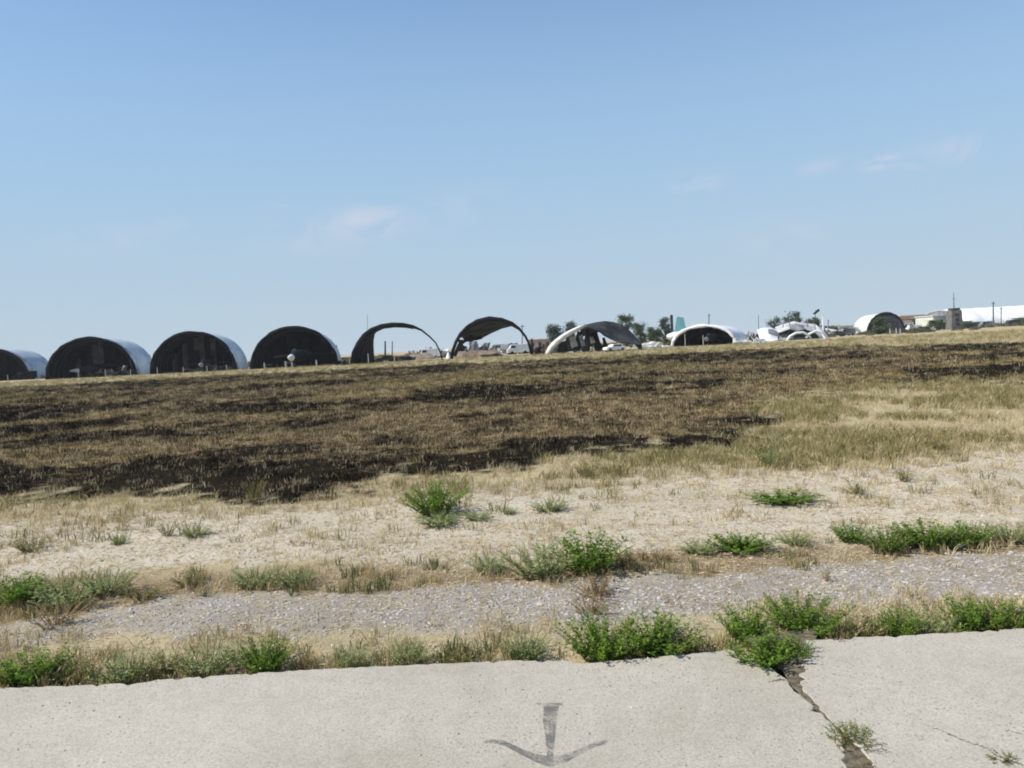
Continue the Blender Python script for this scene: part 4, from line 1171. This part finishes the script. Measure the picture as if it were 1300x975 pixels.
panel_heap(686, 450, 22, 9, 'dark scrap between the sagging canopy and the white curved leg', ['soot', 'rust', 'dark_steel'], 5, 24, 10)
panel_heap(772, 444, 30, 9, 'white crumpled scrap under the edge of the fallen dark sheet', ['dirty_white', 'white_sheet', 'ash_panel'], 6, 25, -1)
panel_heap(948, 434.5, 36, 13, 'grey and white scrap between the low white shelter and torn white shelter', ['dirty_white', 'grey_metal', 'white_sheet', 'dark_steel'], 8, 26, 8)
panel_heap(1072, 426, 36, 11, 'dark and pale scrap left of the far white shelter', ['dark_steel', 'dirty_white', 'soot_light', 'ash_panel'], 8, 27, 10)
panel_heap(1168, 421, 40, 9, 'low pale and dark clutter before the tan building', ['dark_steel', 'dirty_white', 'rust'], 7, 28, -10)
def collapsed_white():
    base = at(1005, 431); base = Vector((P(1005, 431, 204).x, 204, 0))
    root = empty('aircraft_shelter', base, 'torn white shelter collapsed into a tall jumble before the trees', 'aircraft shelter', 'burnt arched aircraft shelters')
    L_ = lambda px, py, dy=0.0: P(px, py, 204+dy) - base
    def sh(name, top, low, d0, d1, mat):
        mb = MB(); rows = []
        for j in range(5):
            k = j/4
            rows.append([L_(a+(c-a)*k, b+(d-b)*k + (.5 if (i+j) % 2 else -.3), d0+(d1-d0)*k) for i, ((a, b), (c, d)) in enumerate(zip(top, low))])
        mb.grid(rows); sheet(mb.build(name, M[mat], root), .15)
    sh('roof_sheet', [(984, 416), (995, 411), (1008, 408.5), (1020, 410), (1033, 412), (1043, 417)], [(988, 423), (1000, 418), (1012, 416.5), (1024, 418), (1034, 422), (1042, 428)], 7, -3, 'dirty_white')
    sh('torn_panel', [(1003, 412), (1012, 411), (1020, 413)], [(1002, 418), (1012, 420), (1022, 418)], -2, -4, 'grey_metal')  # coloured dark to give the shade of an opening in the roof
    sh('torn_panel', [(1008, 426), (1016, 424), (1022, 427)], [(1007, 432), (1016, 432), (1024, 431)], -3, -5, 'soot_light')  # dark panel put in for the shade under the bent rib
    sh('torn_panel', [(975, 418), (982, 418), (988, 422)], [(976, 424), (983, 425), (990, 428)], -1, -2, 'grey_metal')  # dark panel stands in for a shaded gap beside the hanging sheet
    sh('hanging_sheet', [(961, 419), (969, 416), (979, 416.5), (989, 419)], [(965, 432), (972, 430), (980, 427.5), (987, 431)], 3, -1, 'white_sheet')
    sh('hanging_sheet', [(1036, 413), (1040, 415), (1045, 420)], [(1040, 432), (1044, 432), (1049, 431)], 2, -2, 'white_paint')
    sh('back_sheet', [(985, 417), (1000, 413), (1020, 412), (1040, 417)], [(985, 431), (1000, 431), (1020, 430), (1040, 429)], 8, 9, 'dark_steel')
    sh('torn_panel', [(990, 426), (1000, 423), (1008, 426)], [(988, 432), (1000, 432), (1010, 431.5)], -1, -4, 'ash_panel')
    sh('torn_panel', [(970, 427), (978, 425), (986, 428)], [(966, 433), (978, 433), (988, 432)], -2, -5, 'white_sheet')
    for pts, rad in (([(999, 433), (1003, 427), (1010, 423), (1019, 422), (1027, 426), (1030, 432)], .35), ([(1022, 431), (1027, 424), (1036, 420), (1046, 423), (1052, 431)], .3)):
        mb = MB(); mb.tube([L_(a, b, -4) for a, b in pts], rad, 6); mb.build('bent_rib', M['white_paint'], root, True)
    for a, t_ in ((993, 408), (1001, 405), (1050, 406), (1024, 406)):
        mb = MB(); mb.tube([L_(a, 432, 2), L_(a+1.5, t_, 2)], .14, 5); mb.build('upright', M['grey_metal'], root)
collapsed_white()
aircraft(1030, 429, 'white aircraft with raised fin standing in the wreckage', R(70), 1.0, 'white_paint', 'white_paint', 22, True, 'aircraft parked under the shelters', 'white_sheet')

# teal tail fin standing behind the row
def teal_fin():
    Y = 215.0
    c = P(862, 436, Y); c.z = 0
    root = empty('aircraft', c, 'large aircraft with a teal tail fin showing behind the low white shelter', 'aircraft', None, 0)
    L_ = lambda px, py: P(px, py, Y) - c
    mb = MB(); pts = [L_(856, 421), L_(872, 421), L_(867.5, 403), L_(859, 402)]
    n = 4; mb.v = [tuple(p+Vector((0, -.2, 0))) for p in pts]+[tuple(p+Vector((0, .2, 0))) for p in pts]
    mb.f = [(0, 1, 2, 3), (7, 6, 5, 4)]+[(i, n+i, n+(i+1) % n, (i+1) % n) for i in range(n)]
    mb.build('tail_fin', M['teal_paint'], root)
    mb = MB(); rows = []
    for px_, rr in ((846, .5), (852, 1.1), (862, 1.4), (880, 1.6), (900, 1.6), (912, 1.2), (918, .3)):
        q = L_(px_, 425); rows.append([Vector((q.x, math.cos(a)*rr, 2.4+math.sin(a)*rr)) for a in [2*math.pi*i/10 for i in range(11)]])
    mb.grid(rows); mb.build('fuselage', M['white_paint'], root, True)
    mb = MB(); q = L_(853, 403); mb.box((q.x, 0.5, q.z-1.5), (.7, .3, 4.4)); mb.build('fin_leading_edge', M['dark_steel'], root)
teal_fin()

# ------------------------------------------------------------------ marker posts, poles, mast
def post(px, py, hpx, label, mat='pale_post', rad=0.09, group='thin pale posts before the shelters'):
    g0 = at(px, py); Y = min(g0.y, YR-4)
    g0 = Vector((P(px, py, Y).x, Y, 0))
    o = MB(); h = hpx*Y/F
    o.tube([(0, 0, -.2), (0.02, 0, h*.5), (0.0, 0, h)], [rad, rad*.9, rad*.8], 6)
    ob = o.build('marker_post', M[mat], None, False, g0)
    tag(ob, label, 'post', group)
    return ob
for (px, py, h), lb in zip([(10, 483, 9), (100, 480.5, 13), (134, 479, 10), (166, 477, 8)], ['pale post before the leftmost shelter', 'tall pale post before the left half of the second shelter', 'pale post before the middle of the second shelter', 'pale post at the right foot of the second shelter']):
    post(px, py, h, lb)
for (px, py, h), lb in zip([(200, 475.5, 9), (233, 474, 8), (263, 472.5, 8), (288, 471, 8)], ['pale post at the left foot of the third shelter', 'pale post before the left half of the third shelter', 'pale post before the right half of the third shelter', 'pale post at the right foot of the third shelter']):
    post(px, py, h, lb)
for (px, py, h), lb in zip([(336, 468.5, 8), (363, 467.5, 9), (371, 467, 8), (402, 466, 9)], ['thick pale post at the left foot of the fourth shelter', 'thick pale post left of its twin before the fourth shelter', 'thick pale post right of its twin before the fourth shelter', 'thick pale post before the right half of the fourth shelter']):
    post(px, py, h, lb, rad=.16)
for (px, py, h), lb in zip([(444, 463.5, 9), (468, 462.5, 14), (501, 461, 9), (555, 458, 16)], ['short pale post between the fourth shelter and the bare arch', 'tall pale post before the side curtain of the bare arch', 'short pale post in the middle of the bare arch', 'tall pale post before the right leg of the bare arch']):
    post(px, py, h, lb)
post(676, 450, 20, 'dark thick post right of the sagging canopy shelter', 'dark_steel', .3)
for px, py, h in [(694, 447, 14)]:
    post(px, py, h, 'dark post beside the white leg of the collapsed shelter', 'rust', .3)
for (px, py, h), lb in zip([(870, 440, 16), (893, 439.5, 14)], ['taller pale post before the left part of the low white shelter', 'shorter pale post before the middle of the low white shelter']):
    post(px, py, h, lb)
for (px, py, h), lb in zip([(1130, 427, 10), (1138, 426.5, 10), (1143, 426, 9)], ['pale post before the far white shelter, left of three', 'pale post before the far white shelter, middle of three', 'pale post before the far white shelter, right of three']):
    post(px, py, h, lb, rad=.12)

def cone(px, py):
    g0 = at(px, py); mb = MB()
    mb.tube([(0, 0, 0), (0, 0, .25), (0, 0, 1.5)], [.75, .6, .12], 10); 
    tag(mb.build('white_marker', M['white_paint'], None, True, Vector((P(px, py, 176).x, 176, 0))), 'white cone shaped marker between the bare arch and sagging canopy shelter', 'marker')
cone(569.5, 458)

def pole(px, pyb, pyt, Y, label, rad=.15, arm=0.0, mat='dark_steel', group='tall poles behind the shelters', tilt=0.0):
    A = P(px, pyb, Y); B = P(px+tilt, pyt, Y)
    root = empty('utility_pole', (A.x, Y, 0), label, 'pole', group)
    h = B.z
    mb = MB(); mb.tube([(0, 0, -.3), ((B.x-A.x), 0, h)], [rad, rad*.7], 6); mb.build('shaft', M[mat], root)
    if arm:
        mb = MB(); mb.box((B.x-A.x, 0, h*.93), (arm, .14, .16)); mb.build('cross_arm', M[mat], root)
    return root
pole(466.5, 460, 399, 196, 'thin pole rising above the left curtain of the bare arch', .055)
pole(489, 458, 433, 230, 'thicker dark pole inside the bare arch', .3)
pole(498, 458, 433, 232, 'thinner dark pole inside the bare arch', .18)
pole(663, 450, 412, 240, 'pole by the right leg of the sagging canopy shelter', .14, 1.2)
pole(900, 436, 398, 260, 'pole rising over the low white shelter', .16, 1.0)
pole(963, 430, 400, 280, 'thin pole left of the white wreckage heap', .12)
pole(1045, 424, 402, 230, 'white pole right of the white wreckage heap', .3, 0, 'white_paint')
pole(1261, 414, 383, 330, 'tall dark pole before the long white hangar, nearer the tower', .32, 1.6)
pole(1271, 413, 390, 340, 'shorter dark pole before the long white hangar', .22, 1.2)
def flag_pole():
    Y = 236
    r_ = pole(1032, 424, 393, Y, 'leaning pole with a dark flag above the white wreckage', .12, 0, 'dark_steel', None, 4)
    q = P(1036, 394, Y) - Vector(r_.location)
    mb = MB(); mb.grid([[q + Vector((-1.0, 0, -.9)), q + Vector((.9, .2, .5))], [q + Vector((-.4, 0.1, -1.2)), q + Vector((1.2, .3, -.2))]])
    sheet(mb.build('flag', M['dark_steel'], r_), 0.08)
flag_pole()

# ------------------------------------------------------------------ trees
def tree(px, pyb, pyt, wpx, Y, label, seed, mat='tree_leaf', conical=0.0, leaves=2600):
    r = random.Random(seed)
    A = P(px, pyb, Y); h = P(px, pyt, Y).z; W = wpx*Y/F
    root = empty('tree', (A.x, Y, 0), label, 'tree', 'trees behind the shelters')
    mb = MB()
    mb.tube([(0, 0, -.2), (.05*W, 0, h*.35), (0, .05*W, h*.8)], [.045*h, .03*h, .008*h], 6)
    tips = []
    for i in range(7):
        a = r.uniform(0, 6.28); z0 = h*r.uniform(.2, .55)
        e = Vector((math.cos(a)*W*.36, math.sin(a)*W*.36, z0+h*r.uniform(.15, .35)))
        mb.tube([(0, 0, z0), tuple(Vector((0, 0, z0)).lerp(e, .5)+Vector((0, 0, .3))), tuple(e)], [.018*h, .012*h, .004*h], 4, False)
    mb.build('trunk', M['bark'], root)
    lm = MB(); tints = []
    cl = []
    for i in range(26):
        z_ = r.uniform(.18, .97); wr = (1-z_)**(0.6) if conical > .5 else math.sqrt(max(0.05, 1-((z_-.52)/.52)**2))
        a = r.uniform(0, 6.28); rr = W*.5*wr*math.sqrt(r.random())*.85
        cl.append((Vector((math.cos(a)*rr, math.sin(a)*rr, z_*h*.95)), W*r.uniform(.14, .27), r.uniform(-.25, .25)))
    for i in range(leaves):
        c, s, tv = r.choice(cl)
        p = c + Vector((r.gauss(0, .5), r.gauss(0, .5), r.gauss(0, .45)))*s
        if p.z > h*1.03: p.z = h*1.03
        d = Vector((r.gauss(0, 1), r.gauss(0, 1), r.gauss(0, .7))).normalized(); e = d.orthogonal().normalized()
        ls = r.uniform(.22, .45)*max(.7, W/7)
        n = len(lm.v); lm.v += [tuple(p-d*ls), tuple(p+e*ls*.5), tuple(p+d*ls), tuple(p-e*ls*.5)]; lm.f.append((n, n+1, n+2, n+3))
        tints.append(min(1, max(0, r.gauss(.5, .15)+tv)))
    me = lm.mesh('crown', M[mat]); set_tint(me, tints)
    o = bpy.data.objects.new('crown', me); COL.objects.link(o); o.parent = root
    return root
for args in [
    (706, 446, 412, 26, 250, 'bushy dark tree left of the white leg of the collapsed shelter', 1, 'tree_leaf_blue'),
    (727, 444, 407, 18, 262, 'smaller tree above the white leg of the collapsed shelter', 2, 'tree_leaf_blue'),
    (796, 440, 398, 22, 262, 'tall dark tree behind the top of the fallen dark sheet', 3, 'tree_leaf'),
    (813, 440, 408, 18, 258, 'dark narrow tree right of the tall dark tree', 4, 'tree_leaf'),
    (830, 440, 416, 22, 240, 'round dark tree between the collapsed and low white shelters', 5, 'tree_leaf'),
    (846, 439, 403, 17, 246, 'narrow tree beside the teal tail fin', 6, 'tree_leaf_blue'),
    (984, 430, 402, 20, 290, 'leftmost tree rising behind the white wreckage', 7, 'tree_leaf_blue'),
    (1007, 429, 396, 26, 292, 'highest dark tree rising behind the white wreckage', 8, 'tree_leaf'),
    (1032, 428, 404, 24, 290, 'rightmost dark tree rising behind the white wreckage', 9, 'tree_leaf'),
    (1056, 426, 414, 22, 280, 'low dark tree between the wreckage and far white shelter', 10, 'tree_leaf'),
    (1118, 423, 403, 20, 226, 'green tree before the dark front of the far shelter', 11, 'tree_leaf'),
    (1188, 420, 407, 20, 262, 'green tree before the cream building', 12, 'tree_leaf'),
    (1297, 413, 404, 24, 300, 'dark bush at the right picture edge before the long hangar', 13, 'tree_leaf'),
    (1228, 416, 408, 18, 292, 'low dark bush at the foot of the tower', 14, 'tree_leaf'),
    (1245, 415, 409, 22, 300, 'low dark bush before the long white hangar', 15, 'tree_leaf_blue'),
]:
    tree(*args)

# ------------------------------------------------------------------ low scrub on the plain behind the row
def scrub_proto(seed):
    r = random.Random(seed); lm = MB(); tints = []
    for i in range(150):
        a = r.uniform(0, 6.28); q = math.sqrt(r.random()); hz_ = r.random()*math.sqrt(max(0, 1-q*q*.8))
        p = Vector((math.cos(a)*q, math.sin(a)*q, hz_*.8)); d = Vector((r.gauss(0, 1), r.gauss(0, 1), r.gauss(0, .8))).normalized(); e = d.orthogonal().normalized(); ls = r.uniform(.08, .2)
        n = len(lm.v); lm.v += [tuple(p-d*ls), tuple(p+e*ls*.5), tuple(p+d*ls), tuple(p-e*ls*.5)]; lm.f.append((n, n+1, n+2, n+3)); tints.append(r.random())
    me = lm.mesh('scrub', M['scrub_leaf']); set_tint(me, tints); return bpy.data.objects.new('scrub', me)
M['scrub_leaf'] = leafy('scrub_leaf', [(0.0, (0.05, 0.06, 0.03)), (0.5, (0.10, 0.10, 0.055)), (1.0, (0.20, 0.17, 0.09))], 0.2)
y = rng.uniform(208, 430, 2600); x = (rng.random(2600)*2-1)*0.78*y
keep = sstep(0.40, 0.56, fbm(x, y, 30, 3, 140.0))*0.9 + 0.05
do_scatter('distant_scrub', 'low dull green scrub on the plain behind the shelters', x, y, keep, np.full(2600, 1.35), [scrub_proto(s) for s in (1, 2, 3)])

# ------------------------------------------------------------------ far buildings
def building(px0, px1, pyb, pyt, Y, depth, label, wall, nwin, roof='rust', pitched=True):
    A = P(px0, pyb, Y); B = P(px1, pyb, Y); h = P((px0+px1)/2, pyt, Y).z; W = B.x-A.x
    root = empty('building', ((A.x+B.x)/2, Y, 0), label, 'building', 'far buildings')
    hw = h*(.74 if pitched else .95)
    mb = MB(); mb.box((0, depth/2, hw/2), (W, depth, hw)); mb.build('wall', M[wall], root)
    mb = MB()
    if pitched:
        e = .5
        mb.v = [(-W/2-e, -e, hw+.02), (W/2+e, -e, hw+.02), (W/2+e, depth+e, hw+.02), (-W/2-e, depth+e, hw+.02), (-W/2-e, depth/2, h), (W/2+e, depth/2, h)]
        mb.f = [(0, 1, 5, 4), (2, 3, 4, 5), (1, 2, 5), (3, 0, 4), (0, 3, 2, 1)]
    else:
        mb.box((0, depth/2, hw+h*.025+.01), (W+.6, depth+.6, h*.05))
    mb.build('roof', M[roof], root)
    for i in range(nwin):
        mb = MB(); u = -W/2+W*(i+.5)/nwin
        mb.box((u, -.03, hw*.55), (W/nwin*.42, .1, hw*.34)); mb.build('window', M['glass_dark'], root)
    mb = MB(); mb.box((W*.5-W/nwin*.5-W/nwin*.5, -.05, hw*.28), (1.0, .12, hw*.5)); mb.build('door', M['dark_steel'], root)
    return root
building(1158, 1187, 421, 399, 290, 14, 'low tan building with a reddish roof right of the far shelter', 'tan_wall', 4)
building(1185, 1206, 420, 400, 275, 12, 'pale cream building left of the dark tower', 'cream_wall', 3, 'white_sheet', False)
building(1147, 1160, 422, 408, 282, 10, 'small grey building beside the far white shelter', 'white_sheet', 2, 'dark_steel', False)
building(1030, 1085, 424, 414, 310, 10, 'long low pale building behind the white wreckage', 'cream_wall', 6, 'white_sheet', False)
building(672, 700, 450, 430, 320, 12, 'pinkish low building left of the collapsed shelter', 'tan_wall', 3, 'white_sheet', False)

def tower():
    Y = 268; A = P(1216, 417, Y); h = P(1216, 391, Y).z
    root = empty('control_tower', (A.x, Y, 0), 'dark tapered tower with a thin mast left of the long white hangar', 'tower')
    W = 15*Y/F
    mb = MB(); mb.box((0, 2, h*.45), (W, 4, h*.9), 0, .82); mb.build('tower_wall', M['dark_brick'], root)
    mb = MB(); mb.box((0, 2, h*.955), (W*.62, 3.0, h*.10)); mb.build('cab', M['dark_steel'], root)
    for i in range(3):
        mb = MB(); mb.box((0, -.0+.12*i, h*(.25+.22*i)), (W*.3, .14, h*.1)); mb.build('window', M['glass_dark'], root)
    t = P(1216, 371, Y).z
    mb = MB(); mb.tube([(0, 2, h), (0, 2, t)], [.16, .08], 6); mb.box((0, 2, h+(t-h)*.6), (1.2, .1, .1)); mb.build('mast', M['dark_steel'], root)
tower()

def long_hangar():
    Y = 345; A = P(1224, 413, Y); B = P(1420, 405, Y); h = P(1290, 388, Y).z
    root = empty('hangar', ((A.x+B.x)/2, Y, 0), 'long white rounded hangar at the right picture edge', 'hangar', 'far buildings')
    W = B.x-A.x; D = 40
    mb = MB(); rows = []
    for i in range(25):
        a = math.pi*i/24
        rows.append([Vector((-W/2+W*k/20, D/2-D/2*math.cos(a), h*math.sin(a)**.8)) for k in range(21)])
    mb.grid(rows); sheet(mb.build('vault', M['white_sheet'], root, True), .2)
    for s in (-1, 1):
        mb = MB(); pts = [(s*W/2*.998, D/2-D/2*math.cos(math.pi*i/24), h*.98*math.sin(math.pi*i/24)**.8) for i in range(25)]
        mb.v = pts; mb.f = [tuple(range(25))]
        sheet(mb.build('end_wall', M['grey_metal'], root), .2)
    for k in range(1, 20, 2):
        mb = MB(); mb.tube([(-W/2+W*k/20, D/2-(D/2+.15)*math.cos(math.pi*i/16), (h+.15)*math.sin(math.pi*i/16)**.8) for i in range(17)], .12, 5)
        mb.build('seam', M['white_paint'], root)
long_hangar()
# ------------------------------------------------------------------ summer haze
def haze():
    mb = MB(); mb.box((0, 0, 10.5), (12600, 12600, 25.0))
    m = bpy.data.materials.new('haze_air'); m.use_nodes = True; t = m.node_tree
    t.nodes.remove(t.nodes['Principled BSDF'])
    v = t.nodes.new('ShaderNodeVolumePrincipled')
    v.inputs['Color'].default_value = (0.90, 0.94, 1.0, 1); v.inputs['Density'].default_value = 0.00013
    t.links.new(v.outputs[0], t.nodes['Material Output'].inputs['Volume'])
    o = mb.build('haze', m); o['kind'] = 'stuff'
haze()
print('objects', len(bpy.data.objects))
